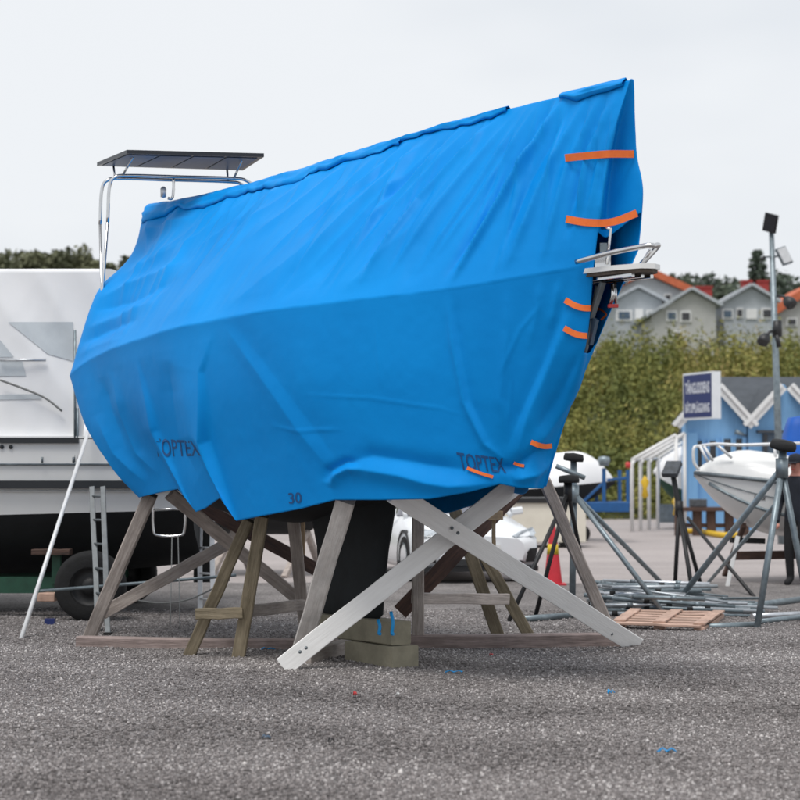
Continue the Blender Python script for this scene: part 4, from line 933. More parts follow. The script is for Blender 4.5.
# ------------------------------------------------------------------ the sailboat
def colpts(rp, gpx, hp):
    """control column: ridge, two upper points, gunwale, two hull points, hem; all in boat coordinates"""
    r = np.array(tob(on(*rp))); g_ = np.array(tob(on(*gpx))); h = np.array(tob(on(*hp)))
    out = [r, r*.667+g_*.333 + np.array([0, .02, .015]), r*.333+g_*.667 + np.array([0, .025, .02]), g_]
    for s, k in ((.34, .955), (.70, .85)):
        p = g_*(1-s) + h*s; p[1] = g_[1]*k if h[1] < g_[1]*k else max(h[1], p[1]); out.append(p)
    out.append(h); return np.array(out)
def colx(lst): return np.array([tob(on(*q)) for q in lst])
stern = colx([(147, 207, .06), (130, 258, .36), (97, 294, .72), (70, 376, .95), (86, 425, .93), (112, 464, .88), (140, 492, .75)])
cols = [stern,
    colpts((187, 200, .03), (92, 358, 1.05), (162, 492, .82)),
    colpts((241, 188, .02), (127, 343, 1.18), (203, 505, .92)),
    colpts((300, 171, .02), (175, 328, 1.26), (248, 514, .97)),
    colpts((365, 151, .02), (245, 314, 1.21), (305, 508, .92)),
    colpts((437, 129, .02), (335, 302, 1.02), (372, 501, .78)),
    colpts((518, 107, .02), (451, 288, .66), (462, 494, .50)),
    colpts((562, 96, .02), (523, 276, .40), (508, 489, .27)),
    colpts((600, 87, .02), (571, 268, .22), (533, 488, .13)),
    colx([(630, 80, .02), (612, 140, .10), (601, 205, .14), (594, 264, .13), (586, 345, .08), (556, 425, .05), (538, 489, .04)])]
front = [colx([(632, 79, .0), (614, 148, .0), (606, 215, .0), (606, 262, .0), (591, 345, .0), (560, 428, .0), (542, 489, .0)]),
    colx([(634, 80, -.02), (636, 150, -.08), (642, 187, -.10), (638, 248, -.12), (600, 335, -.05), (563, 428, -.02), (546, 488, -.02)])]
port = [c * np.array([1, -1, 1]) for c in cols[:-1][::-1]]
for k, c in enumerate(port[:4]):            # the far side is drawn in tight under the forefoot
    q = (1, .85, .6, .3)[k]; c[4] += np.array([.10*q, c[4, 1]*-.3*q, 0]); c[5] += np.array([.30*q, c[5, 1]*-.55*q, 0]); c[6] += np.array([.34*q, c[6, 1]*-.6*q, .03])
def transom(s, e):
    m = stern.copy(); m[:, 1] = stern[:, 1] * s; m[:, 0] += e; return m
allc = [transom(0, .16), transom(.6, .11)] + cols + front + port + [transom(-.6, .11), transom(0, .16)]
gl = np.array([c[3] for c in allc]); ch = np.concatenate([[0], np.cumsum(np.maximum(np.linalg.norm(np.diff(gl, axis=0), axis=1), .10))])
n_star = 2 + len(cols) + len(front) - 1
uu = []
for i in range(len(ch)-1):
    fine = .014 if 1 <= i <= n_star else .07
    uu.append(np.linspace(ch[i], ch[i+1], max(4, int((ch[i+1]-ch[i])/fine)), endpoint=False))
uu = np.concatenate(uu + [[ch[-1]]])
A = np.stack(allc)                                     # (columns, 7, 3)
Ucols = pchip(ch, A.reshape(len(ch), -1), uu).reshape(len(uu), 7, 3)
NV = 116
def rows(Pc, n):
    return pchip(np.arange(4), Pc.transpose(1, 0, 2).reshape(4, -1), np.linspace(0, 3, n)).reshape(n, len(Pc), 3).transpose(1, 0, 2)
T = np.concatenate([rows(Ucols[:, :4], NV), rows(Ucols[:, 3:], NV)[:, 1:]], 1)     # (U, V, 3) boat coordinates
NR = T.shape[1]
Tw = np.array(tuple(B0)) - T[..., :1]*np.array(tuple(BH)) + T[..., 1:2]*np.array(tuple(BS)) + np.stack([0*T[..., 0], 0*T[..., 0], T[..., 2]], -1)
def normals(P):
    du = np.gradient(P, axis=0); dv = np.gradient(P, axis=1); n = np.cross(du, dv); l = np.linalg.norm(n, axis=-1, keepdims=True); return n/np.maximum(l, 1e-9)
NN = normals(Tw)
out = Tw - np.array(tuple(bw(3.3, 0, 0)))[None, None]; out[..., 2] = 0
if (NN*out).sum(-1).mean() < 0: NN = -NN
PX, PY = proj(Tw)
is_star = (T[..., 1] > -.01)
vv = np.arange(NR)/(NR-1)
upper = np.clip((NV-1-np.arange(NR))/ (NV-1), 0, 1)
D = np.zeros(PX.shape)
def fold(pts, amp, wd, kind='r', w2=None, taper=.25):
    global D
    P = np.array(pts, float); best = np.full(PX.shape, 1e9); sgn = np.ones(PX.shape); tt = np.zeros(PX.shape)
    seg = np.diff(P, axis=0); ln = np.linalg.norm(seg, axis=1); cum = np.concatenate([[0], np.cumsum(ln)])
    for k in range(len(seg)):
        t = np.clip(((PX-P[k, 0])*seg[k, 0] + (PY-P[k, 1])*seg[k, 1])/ln[k]**2, 0, 1)
        dx = PX-(P[k, 0]+t*seg[k, 0]); dy = PY-(P[k, 1]+t*seg[k, 1]); d = np.hypot(dx, dy)
        s = np.sign(seg[k, 0]*dy - seg[k, 1]*dx); m = d < best
        best = np.where(m, d, best); sgn = np.where(m, s, sgn); tt = np.where(m, (cum[k]+t*ln[k])/cum[-1], tt)
    env = np.clip(np.minimum(tt, 1-tt)/max(abs(taper), 1e-3), 0, 1) if taper > 0 else np.clip(tt/-taper, 0, 1)**1.5
    if kind == 'r': f = .55*np.exp(-(best/wd)**2) + .45*np.exp(-best/(wd*.55))
    else: f = np.where(sgn > 0, np.exp(-best/wd), np.exp(-(best/(w2 or 2.))**2))
    D += np.where(is_star, amp*f*env, 0)
# long pulls across the upper sheet, from the ridge down to the gunwale
for (p, a, w) in [([(566, 96), (505, 195), (447, 290)], .030, 4), ([(556, 96), (496, 195), (440, 288)], -.020, 6), ([(505, 112), (420, 200), (360, 285)], .026, 4), ([(498, 114), (410, 203), (350, 285)], -.018, 6),
        ([(470, 121), (378, 212), (318, 290)], .024, 4), ([(462, 124), (368, 215)], -.014, 6), ([(440, 130), (350, 215), (290, 275)], .014, 4), ([(415, 138), (310, 236)], .020, 4), ([(405, 140), (300, 238)], -.012, 6),
        ([(390, 146), (290, 236), (250, 275)], .010, 3.5), ([(360, 156), (245, 246)], .012, 4), ([(330, 166), (212, 252)], .011, 4), ([(300, 176), (190, 256)], .012, 4), ([(270, 186), (165, 262)], .012, 5),
        ([(240, 196), (150, 262)], .012, 5), ([(540, 102), (475, 200), (430, 262)], .013, 4), ([(532, 103), (458, 210), (410, 280)], .016, 5), ([(520, 108), (440, 206), (385, 280)], .012, 3.5),
        ([(590, 92), (540, 190), (505, 272)], .018, 6), ([(604, 88), (568, 170), (540, 268)], .016, 6), ([(578, 94), (530, 180), (490, 276)], -.012, 6), ([(618, 84), (592, 150), (578, 215)], .020, 5), ([(612, 88), (586, 152), (565, 240)], -.014, 5),
        ([(480, 118), (395, 205), (338, 278)], .010, 3), ([(455, 127), (372, 205), (300, 278)], .009, 3), ([(425, 136), (345, 208)], -.010, 5)]:
    fold(p, a*2.3, w*.85)
# many thin straight creases down the fall line
RX = [147, 187, 241, 300, 365, 437, 518, 562, 600, 630]; RY = [207, 200, 188, 171, 151, 129, 107, 96, 87, 80]; GX = [70, 92, 127, 175, 245, 335, 451, 523, 571, 594]; GY = [376, 358, 343, 328, 314, 302, 288, 276, 268, 264]
rr = random.Random(11)
for k in range(64):
    c = rr.uniform(.6, 8.7); ix = np.arange(10); q0 = np.array([np.interp(c, ix, RX), np.interp(c, ix, RY)]); c2 = min(9, max(0, c + rr.uniform(-.25, .12))); q1 = np.array([np.interp(c2, ix, GX), np.interp(c2, ix, GY)])
    t0 = rr.choice([.0, .0, .03, rr.uniform(.05, .45)]); t1 = min(1, t0 + rr.uniform(.25, .8)); mid = (t0+t1)/2
    bow_ = np.array([rr.uniform(-3, 3), rr.uniform(-2, 2)])
    fold([q0+(q1-q0)*t0, q0+(q1-q0)*mid+bow_, q0+(q1-q0)*t1], rr.choice([1, 1, -1])*rr.uniform(.010, .022), rr.uniform(1.7, 2.8), taper=.3)
# broad facets where the sheet is tented over the gear below
fold([(212, 320), (300, 256), (372, 190), (420, 140)], .045, 13); fold([(330, 304), (420, 222), (500, 120)], .035, 12); fold([(150, 336), (230, 262), (300, 185)], .030, 12)
fold([(270, 310), (350, 240), (450, 135)], -.040, 16); fold([(395, 296), (470, 200), (530, 110)], -.028, 14)
# stern gathers
for (p, a, w) in [([(98, 300), (140, 282), (190, 262)], .026, 5), ([(92, 312), (135, 300), (180, 278)], -.022, 5), ([(86, 330), (120, 318), (158, 300)], .022, 5), ([(80, 345), (108, 330), (140, 318)], -.020, 4), ([(76, 358), (98, 346), (124, 338)], .014, 4),
        ([(140, 235), (158, 228), (200, 216)], .022, 5), ([(150, 210), (149, 235), (146, 255)], .02, 5), ([(168, 206), (158, 236), (140, 270)], -.02, 5), ([(182, 206), (172, 232), (150, 262)], .016, 5), ([(120, 276), (150, 262), (190, 240)], .014, 5)]:
    fold(p, a*1.4, w)
# hull side: overlaps, pockets, drapes
fold([(214, 326), (200, 372), (206, 440), (222, 485), (237, 524)], .085, 34, 's', 3.0, -.55)
fold([(133, 350), (146, 392), (158, 430), (178, 470), (198, 514)], .055, 16, 's', 3.0, -.45)
fold([(112, 372), (122, 412), (140, 452), (165, 478)], .022, 6); fold([(104, 376), (112, 410), (128, 448)], -.016, 6)
fold([(168, 360), (172, 400), (180, 440), (205, 480)], -.030, 11)
fold([(96, 415), (116, 452), (150, 482)], .022, 7)
fold([(222, 322), (258, 372), (298, 430), (332, 476)], .018, 9); fold([(232, 322), (274, 376), (314, 430), (342, 470)], -.012, 16)
fold([(332, 484), (350, 468), (400, 474), (450, 486), (505, 488)], .045, 10); fold([(336, 468), (372, 456), (420, 462), (480, 474)], -.030, 9)
fold([(331, 492), (336, 478), (350, 470), (366, 470)], .03, 5); fold([(326, 486), (330, 474), (346, 464), (362, 464)], -.035, 5)
fold([(447, 290), (453, 345), (464, 402), (484, 446), (510, 470)], .024, 4); fold([(452, 292), (459, 345), (470, 402), (492, 446)], -.012, 7)
fold([(300, 395), (370, 398), (440, 408), (470, 418)], .004, 1.4, 'r'); fold([(375, 320), (378, 360), (382, 392)], .003, 1.6); fold([(505, 330), (512, 380), (508, 430)], .005, 2); fold([(270, 425), (300, 432), (345, 430)], .005, 2); fold([(545, 300), (520, 330), (498, 380)], .006, 2.5)
fold([(505, 278), (508, 330), (500, 400), (508, 446)], .014, 7)
fold([(575, 300), (556, 350), (530, 410), (516, 458)], .030, 8); fold([(566, 300), (545, 360), (520, 415), (505, 455)], -.022, 8)
fold([(590, 355), (572, 395), (548, 430), (524, 460)], .026, 7); fold([(583, 345), (560, 395), (536, 432)], -.022, 6)
fold([(548, 444), (528, 458), (512, 470), (490, 474)], -.040, 6); fold([(552, 460), (535, 474), (512, 482)], .035, 6)
fold([(560, 276), (556, 300), (550, 330)], .014, 5); fold([(540, 274), (538, 310), (528, 350)], .012, 6)
# fine wrinkles
def vnoise(x, y, seed):
    r = np.random.default_rng(seed); G = r.random((64, 64)); xi = np.floor(x).astype(int); yi = np.floor(y).astype(int); fx = x-xi; fy = y-yi
    fx = fx*fx*(3-2*fx); fy = fy*fy*(3-2*fy); g_ = lambda a, b: G[a % 64, b % 64]
    return (g_(xi, yi)*(1-fx)+g_(xi+1, yi)*fx)*(1-fy) + (g_(xi, yi+1)*(1-fx)+g_(xi+1, yi+1)*fx)*fy - .5
Lb = T[..., 0] + .35*T[..., 1]; Zb = T[..., 2]
upm = np.broadcast_to((np.arange(NR) < NV)[None], PX.shape)
D += np.where(upm, .016*vnoise(Lb*5.0+.8*Zb, Zb*1.1, 3) + .007*vnoise(Lb*13+Zb*1.5, Zb*2.2, 4), .007*vnoise(Lb*3.2-Zb*.8, Zb*1.0, 5) + .002*vnoise(Lb*9, Zb*5, 6))
D += .0015*vnoise(Lb*17, Zb*15, 8)
D *= np.clip(np.abs(np.arange(NR)-(NV-1))/12, .35, 1)[None]          # taut along the gunwale
Tw = Tw + NN*D[..., None]
# hem: uneven
HEM = np.array([(60, 498), (137, 498), (158, 493), (178, 489), (196, 512), (206, 508), (220, 498), (236, 521), (262, 516), (300, 509), (335, 500), (380, 500), (430, 499), (470, 492), (500, 484), (520, 488), (560, 489)], float)
hx_, hy_ = proj(Tw[:, -1]); want = np.interp(hx_, HEM[:, 0], HEM[:, 1])
dz = np.where(T[:, -1, 1] > -.01, (hy_-want)*Tw[:, -1, 1]/FPX, .02*np.sin(uu*5))
Tw[..., 2] += np.exp(-((NR-1-np.arange(NR))/40.)**2)[None]*dz[:, None]
t_tarp = thing('boat_tarpaulin', 'bright blue tarpaulin draped over the sailboat and tied with orange straps', 'tarpaulin', tuple(bw(3.3, 0, 0)))
ic0 = int(np.searchsorted(uu, ch[2+len(cols)-1])); ic1 = int(np.searchsorted(uu, ch[2+len(cols)+1]))
fs = []
PX2, PY2 = proj(Tw)
jo0 = int(np.argmin(np.abs(PY2[ic0, :]-232))); jo1 = int(np.argmin(np.abs(PY2[ic0, :]-352)))
for i in range(len(uu)-1):
    for j in range(NR-1):
        if ic0 <= i < ic1:
            if jo0 <= j < jo1: continue                    # the opening at the bow
        fs.append((i*NR+j, (i+1)*NR+j, (i+1)*NR+j+1, i*NR+j+1))

def tarp_mat():
    m = bpy.data.materials.new('tarp'); m.use_nodes = True; t = m.node_tree; n = t.nodes; l = t.links; b = n['Principled BSDF']
    b.inputs['Roughness'].default_value = .52; b.inputs['Specular IOR Level'].default_value = .15
    tcn = n.new('ShaderNodeTexCoord'); no = n.new('ShaderNodeTexNoise'); no.inputs['Scale'].default_value = 1.4; no.inputs['Detail'].default_value = 8
    l.new(tcn.outputs['Object'], no.inputs['Vector']); cr = n.new('ShaderNodeValToRGB'); e = cr.color_ramp.elements
    e[0].position = .3; e[0].color = (.0004, .25, .70, 1); e[1].position = .7; e[1].color = (.0008, .29, .78, 1)
    l.new(no.outputs['Fac'], cr.inputs['Fac']); l.new(cr.outputs[0], b.inputs['Base Color'])
    # crinkles that run down the fall line of the sheet, plus a fine crumple
    dp = n.new('ShaderNodeVectorMath'); dp.operation = 'DOT_PRODUCT'; dp.inputs[1].default_value = (-.88, .59, .12); l.new(tcn.outputs['Object'], dp.inputs[0])
    sx = n.new('ShaderNodeSeparateXYZ'); l.new(tcn.outputs['Object'], sx.inputs[0]); zz = n.new('ShaderNodeMath'); zz.operation = 'MULTIPLY'; zz.inputs[1].default_value = .09; l.new(sx.outputs['Z'], zz.inputs[0])
    cx = n.new('ShaderNodeCombineXYZ'); l.new(dp.outputs['Value'], cx.inputs[0]); l.new(zz.outputs[0], cx.inputs[1])
    n2 = n.new('ShaderNodeTexNoise'); n2.noise_type = 'RIDGED_MULTIFRACTAL'; n2.inputs['Scale'].default_value = 4.5; n2.inputs['Detail'].default_value = 4; n2.inputs['Roughness'].default_value = .5; l.new(cx.outputs[0], n2.inputs['Vector'])
    n3 = n.new('ShaderNodeTexNoise'); n3.inputs['Scale'].default_value = 9; n3.inputs['Detail'].default_value = 8; n3.inputs['Roughness'].default_value = .62; l.new(tcn.outputs['Object'], n3.inputs['Vector'])
    bp = n.new('ShaderNodeBump'); bp.inputs['Strength'].default_value = .22; bp.inputs['Distance'].default_value = .012; l.new(n2.outputs['Fac'], bp.inputs['Height'])
    bp2 = n.new('ShaderNodeBump'); bp2.inputs['Strength'].default_value = .16; bp2.inputs['Distance'].default_value = .012; l.new(n3.outputs['Fac'], bp2.inputs['Height']); l.new(bp.outputs[0], bp2.inputs['Normal'])
    l.new(bp2.outputs[0], b.inputs['Normal'])
    tr = n.new('ShaderNodeBsdfTranslucent'); tr.inputs['Color'].default_value = (.004, .24, .75, 1)
    mxs = n.new('ShaderNodeMixShader'); mxs.inputs[0].default_value = .03
    l.new(b.outputs[0], mxs.inputs[1]); l.new(tr.outputs[0], mxs.inputs[2]); l.new(mxs.outputs[0], n['Material Output'].inputs['Surface']); MATS['tarp'] = m
tarp_mat()
mb = MB(); mb.add(Tw.reshape(-1, 3), fs, True)
sheet = mb.build('sheet', 'tarp', t_tarp)
sd_ = sheet.modifiers.new('solid', 'SOLIDIFY'); sd_.thickness = .003; sd_.offset = 0
TB = BVHTree.FromPolygons([Vector(v) for v in Tw.reshape(-1, 3)], fs)
# folded-over ridge flaps with wavy edges
def ridge_flap(u0, u1, wmax, seed, lift=.022):
    i0, i1 = int(np.searchsorted(uu, u0)), int(np.searchsorted(uu, u1)); idx = np.arange(i0, i1); r = np.random.default_rng(seed)
    Pg = []; FN = r.uniform(-1, 1, 200)
    for i in idx:
        s = (i-i0)/max(1, len(idx)-1); w = wmax*(.35 + .65*np.sin(math.pi*min(1, s*1.02+.0))**.6 + (1.0*max(0, 1-s/.13)**.7 if seed == 1 else 0)) + .02*(FN[(i//9) % 200]*(1-(i % 9)/9)+FN[(i//9+1) % 200]*(i % 9)/9) + .022*math.sin(i*.06+seed+FN[(i//40) % 200]*.0); w = max(w, .03)
        L = np.linalg.norm(Tw[i, NV-1]-Tw[i, 0]); row = []
        pp = Tw[i, 0] + np.array([0, 0, .014]); back_ = np.array(tuple(BS))*-.06 + np.array([0, 0, -.05]); row.append(pp+back_)
        row.append(pp + np.array([0, 0, .012]))
        for k in range(1, 7):
            q = w*k/6; j = q/L*(NV-1); j0 = int(j); f = j-j0; p = Tw[i, j0]*(1-f)+Tw[i, j0+1]*f
            row.append(p + NN[i, j0]*(lift*(1+.5*FN[(i//12+k*7) % 200]*(1-(i % 12)/12)+.5*FN[(i//12+1+k*7) % 200]*(i % 12)/12)*(1 if k < 6 else .35)))
        Pg.append(row)
    o = MB().grid(np.array(Pg)).build('ridge_flap', 'tarp', t_tarp); md = o.modifiers.new('s', 'SOLIDIFY'); md.thickness = .004; return o
def u_at_ridge(px):
    k = np.argmin(np.abs(PX[ :ic0, 0]-px) + 0*PX[:ic0, 0] + np.where(np.arange(ic0) < np.searchsorted(uu, ch[2]), 1e6, 0)); return uu[k]
ridge_flap(u_at_ridge(148), u_at_ridge(405), .17, 1, .03); ridge_flap(u_at_ridge(400), u_at_ridge(510), .06, 2, .03); ridge_flap(u_at_ridge(562), u_at_ridge(628), .05, 3, .03)
# straps
def strap(pix, wpx, name='strap', taut=False, off=.012, m='strap', n=30):
    P = catmull([(x, y, 0) for x, y in pix], n); hits = []; dirs = []
    for i, q in enumerate(P):
        tdir = P[min(i+1, n-1)]-P[max(i-1, 0)]; tdir.normalize(); ds = [ray(q.x-tdir.y*wpx*k, q.y+tdir.x*wpx*k).normalized() for k in (-.5, -.25, 0, .25, .5)]
        hh = [TB.ray_cast(CAM, d) for d in ds]; hh = [(h[0]-CAM).length for h in hh if h[0]]; hits.append(min(hh) if hh else None); dirs.append((ds[0], ds[2], ds[4]))
    known = [(i, h) for i, h in enumerate(hits) if h]
    if not known: return
    hits = np.interp(range(n), [k for k, _ in known], [h for _, h in known])
    if taut:        # a stretched strap spans the hollows: upper hull of the touching points, nearest to the camera
        for _ in range(400): hits[1:-1] = np.minimum(hits[1:-1], (hits[:-2]+hits[2:])/2)
    hits = np.minimum(hits, np.convolve(np.pad(hits, 2, 'edge'), np.ones(5)/5, 'valid'))
    o = MB().grid(np.array([[tuple(CAM + d*(h-off)) for d in ds] for ds, h in zip(dirs, hits)]), smooth=False).build(name, m, t_tarp); md = o.modifiers.new('s', 'SOLIDIFY'); md.thickness = .003; return o
strap([(565, 158), (585, 156), (608, 154), (634, 154)], 7.5, taut=True)
strap([(566, 219), (588, 222.5), (612, 222), (637, 213)], 7.5, taut=True)
strap([(565, 300), (574, 305), (584, 308), (598, 308)], 6); strap([(598, 308), (606, 314), (601, 320)], 1.8)
strap([(564, 328), (573, 333), (582, 335.5), (593, 336)], 6)
strap([(531, 442), (538, 445), (545, 446.5), (552, 446)], 5); strap([(467, 468), (480, 473), (493, 477)], 3.2); strap([(514, 463), (519, 465), (524, 466)], 3)
# printing
def printed(body, quad, italic=0., sub=None):
    V, F = text_mesh(body, italic); a, b, c, d = [np.array(q, float) for q in quad]; vs = []
    for u, v in V:
        q = (a*(1-u)+b*u)*(1-v) + (d*(1-u)+c*u)*v; h = onsurf(TB, q[0], q[1], .008); vs.append(h if h else onsurf(TB, *a, .008))
    return MB().add(vs, F).build('print', 'print', t_tarp, fix=False)
printed('TOPTEX', ((156, 457), (202, 456), (198, 441), (153, 438)), .15)
printed('TOPTEX', ((462, 470), (508, 473), (503, 458), (456, 452)), .2)
printed('30', ((289, 504), (302, 503), (301, 492), (288, 493)))

# hull, keel, bow gear, stern arch
bt_ = thing('sailboat', 'sailboat with dark keel and solar panel arch hidden under the blue tarpaulin', 'boat', tuple(bw(3.2, 0, .37)))
sts = [(.26, .015, 2.85, 2.6), (.5, .06, 2.84, 2.15), (.95, .16, 2.8, 1.80), (1.4, .36, 2.76, 1.60), (2.0, .74, 2.70, 1.44), (3.0, .95, 2.62, 1.26), (4.0, 1.0, 2.52, 1.14), (4.8, .90, 2.42, 1.2), (5.3, .78, 2.34, 1.42), (5.8, .66, 2.3, 1.85)]
hs = []
for a, w, zt, zb in sts:
    zw = max(zb + .30*(zt-zb), zb+.02)
    hs.append([(w, zt), (w*.99, zt*.6+zw*.4), (w*.93, zw), (w*.66, zb+.13*(zt-zb)), (w*.28, zb+.03*(zt-zb)), (0, zb)])
aa = np.array([s[0] for s in sts]); ag = np.linspace(aa[0], aa[-1], 44); HS = pchip(aa, np.array(hs).reshape(len(sts), -1), ag).reshape(44, 6, 2)
def hull_rows(r0, r1):
    mb = MB()
    for s in (1, -1): mb.grid(np.array([[tuple(bw(ag[i], s*HS[i, j, 0], HS[i, j, 1])) for j in range(r0, r1+1)] for i in range(44)]))
    mb.add([tuple(bw(ag[-1], s*HS[-1, j, 0], HS[-1, j, 1])) for s, js in ((1, range(r0, r1+1)), (-1, range(r1, r0-1, -1))) for j in js], [tuple(range(2*(r1-r0+1)))])
    return mb
hull_rows(0, 2).build('topside', 'gelcoat', bt_); hull_rows(2, 5).build('bottom', 'antifoul', bt_)
kp = []
for z, a0, a1, th in ((1.36, 2.50, 3.75, .13), (.95, 2.60, 3.62, .09), (.6, 2.66, 3.58, .08), (.42, 2.68, 3.56, .09), (.385, 2.72, 3.53, .06)):
    ring = []
    for k in range(24):
        q = 2*math.pi*k/24; c = (math.cos(q)+1)/2; x = a0+(a1-a0)*c; w = th*math.sin(q)*(1.15-.5*c); ring.append(tuple(bw(x, w, z)))
    kp.append(ring)
kb = MB().grid(np.array(kp), wrap=True); kb.add(kp[-1], [tuple(range(24))]); kb.build('keel', 'keel_paint', bt_)
# bow platform
zp = on(625, 274, 0).z
tipa = tob(on(655, 268, 0))[0]
out_ = [(tipa, 0), (tipa+.04, .09), (tipa+.25, .15), (tipa+.7, .19), (tipa+.7, -.19), (tipa+.25, -.15), (tipa+.04, -.09)]
MB().prism([bw(a, w, zp+.012) for a, w in out_], (0, 0, .035)).build('bow_platform', 'gelcoat', bt_)
pf = MB().prism([bw(a+.02, w*.94, zp-.012) for a, w in out_], (0, 0, .022)).build('platform_underside', 'teak', bt_)
for w in (-.09, 0, .09): MB().bar(bw(tipa+.12, w, zp-.026), bw(tipa+.7, w, zp-.026), .03, .025).build('platform_slat', 'chrome', pf)
rs = tob(on(576, 262, .24)); rt_ = tob(on(654, 246, .0))
zr = rt_[2]
MB().tube(catmull([bw(rs[0], .24, rs[2]), bw((rs[0]+rt_[0])/2, .16, (rs[2]+zr)/2+.005), bw(rt_[0]+.03, .05, zr), bw(rt_[0], .0, zr), bw(rt_[0]+.03, -.06, zr), bw(rt_[0]+.35, -.17, zr-.12), bw(rt_[0]+.5, -.2, zr-.2)], 40), .019, 10).build('pulpit_rail', 'chrome', bt_)
MB().tube([bw(rt_[0]+.03, .0, zr-.02), bw(rt_[0]+.16, .0, zr-.16)], .014, 8).build('pulpit_stay', 'chrome', bt_)
MB().tube([on(602, 228, .10), on(611, 229, .10), on(608, 254, .06), on(607, 264, .05)], .012, 8).build('rail_hook', 'chrome', bt_)
MB().box(on(602, 264, .04), (.11, .11, .11)).build('bow_roller', 'chrome', bt_)
MB().box(on(603, 252, .04), (.05, .07, .12)).build('roller_cheek', 'galv', bt_)
MB().bar(on(603, 282, .05), on(591, 318, .05), .045, .03).build('anchor_shank', 'galv_dark', bt_)
MB().tube([on(598, 286, .04), on(586, 348, .03), on(576, 378, .05)], [.02, .018, .012], 8).build('forestay_fitting', 'galv_dark', bt_)
MB().tube([on(613, 284, .0), on(613, 296, .0), on(610, 306, .0)], .016, 8).build('anchor_pin', 'chrome', bt_)
MB().tube([on(615, 282, -.05), on(616, 304, -.04)], .011, 8).build('anchor_pin', 'chrome', bt_)
MB().prism([on(590, 316, .05), on(596, 320, .05), on(590, 345, .03), on(585, 345, .03)], tuple(BS*-.03)).build('anchor_fluke', 'panel_back', bt_)
MB().box(on(613, 306, 0.), (.07, .05, .022)).build('pin_plate', 'plastic_red', bt_)
# stern arch with solar panel
q1 = on(97, 166, .66); zS = q1.z
def onz(px, py, z): d = ray(px, py); return CAM + d*((z-CAM.z)/d.z)
K = [onz(97, 166, zS), onz(127, 153.5, zS), onz(264, 157, zS), onz(243, 170.5, zS)]   # aft/fore starboard, fore/aft port corner
def kp_(u, v, z): p = K[0].lerp(K[1], u).lerp(K[3].lerp(K[2], u), v); return Vector((p.x, p.y, z))
pn = MB().prism([kp_(u, v, zS) for u, v in ((0, 0), (1, 0), (1, 1), (0, 1))], (0, 0, .035)).build('solar_panel', 'panel_dark', bt_)
for k in range(4):
    v0, v1 = .02+k*.24, .02+k*.24+.225
    MB().prism([kp_(u, v, zS-.006) for u, v in ((.08, v0), (.92, v0), (.92, v1), (.08, v1))], (0, 0, .004)).build('panel_back', 'panel_back', pn)
zA = zS-.13
for u in (.12, .38):
    p = lambda v, z: kp_(u, v, z)
    MB().tube(catmull([p(.0, zA-.45), p(.01, zA-.12), p(.05, zA-.02), p(.15, zA), p(.5, zA), p(.85, zA), p(.97, zA-.02), p(1.03, zA-.12), p(1.06, zA-.45)], 60), .016, 10).build('arch_tube', 'chrome', bt_)
    MB().tube([p(.0, zA-.44), kp_(.26-(u-.26)*1.5, -.03, 2.2)], .015, 8).build('arch_leg', 'chrome', bt_)
    MB().tube([p(1.06, zA-.44), p(1.05, 2.2)], .016, 8).build('arch_leg', 'chrome', bt_)
MB().tube([kp_(.0, -.01, zS-1.42), kp_(.75, .02, zS-1.42)], .012, 8).build('arch_rung', 'chrome', bt_)
for v in (.1, .88):
    MB().tube([kp_(.12, v, zA), kp_(.06, v, zS)], .011, 6).build('panel_strut', 'chrome', bt_); MB().tube([kp_(.38, v, zA), kp_(.75, v, zS)], .011, 6).build('panel_strut', 'chrome', bt_)
MB().tube(catmull([kp_(.3, .47, zA), kp_(.3, .47, zA-.12), kp_(.3, .46, zA-.2), kp_(.3, .43, zA-.2)], 14), .014, 8).build('arch_hook', 'chrome', bt_)
MB().lathe(kp_(.3, .40, zA-.2), [(.001, 0), (.028, .01), (.03, .09), (.015, .11), (.001, .11)], 12).build('stern_lamp', 'alu', bt_)
MB().tube([kp_(.4, 1.0, zA-.06), kp_(.5, 1.12, zA-.05)], .012, 8).build('antenna_arm', 'chrome', bt_)

# ------------------------------------------------------------------ timber cradle
def mk(label, c, name='timber_cradle'): return thing(name, label, 'cradle', c)
t = mk('timber cradle frame with crossed white planks under the sailboat bow', gp(450, 655))
plank('post', gp(297, 664), on(346, 499, .72), .15, .10, 'wood_pale', t, up=(0, -1, 0), label='pale weathered post')
plank('post', gp(615, 642), at(544, 480, 16.4), .11, .11, 'wood_grey', t, up=(0, -1, 0))
plank('cross_plank', at(283, 667, 14.3), at(516, 484, 14.3), .16, .045, 'wood_white', t, up=(0, -1, 0), label='white painted cross plank')
plank('cross_plank', at(394, 493, 13.5), at(637, 646, 16.3), .16, .045, 'wood_white', t, up=(0, -1, 0), label='white painted cross plank')
plank('cross_plank', at(517, 490, 16.7), at(400, 612, 16.7), .15, .05, 'wood_dark', t, up=(0, -1, 0), label='dark brown cross plank')
plank('base_beam', gp(408, 650) + Vector((0, 0, .07)), gp(622, 648) + Vector((0, 0, .07)), .14, .13, 'wood_beam', t)
plank('base_beam', gp(303, 668) + Vector((0, 0, .07)), gp(362, 650) + Vector((0, 0, .07)), .14, .12, 'wood_grey', t)
plank('stake', at(494, 548, 16.2), at(494, 511, 16.2), .035, .035, 'wood_fresh', t, up=(0, -1, 0)); plank('stake_board', at(487, 515.5, 16.15), at(503, 515.5, 16.15), .08, .025, 'wood_fresh', t, up=(0, -1, 0))
front_cradle = t
t = mk('weathered timber cradle frame with crossed braces under the sailboat stern', gp(150, 645))
plank('post', gp(88, 641), at(151, 494, 16.5), .12, .10, 'wood_grey', t, up=(0, -1, 0))
plank('cross_plank', at(170, 494, 16.3), at(304, 604, 17.4), .12, .05, 'wood_grey', t, up=(0, -1, 0), label='grey weathered cross plank')
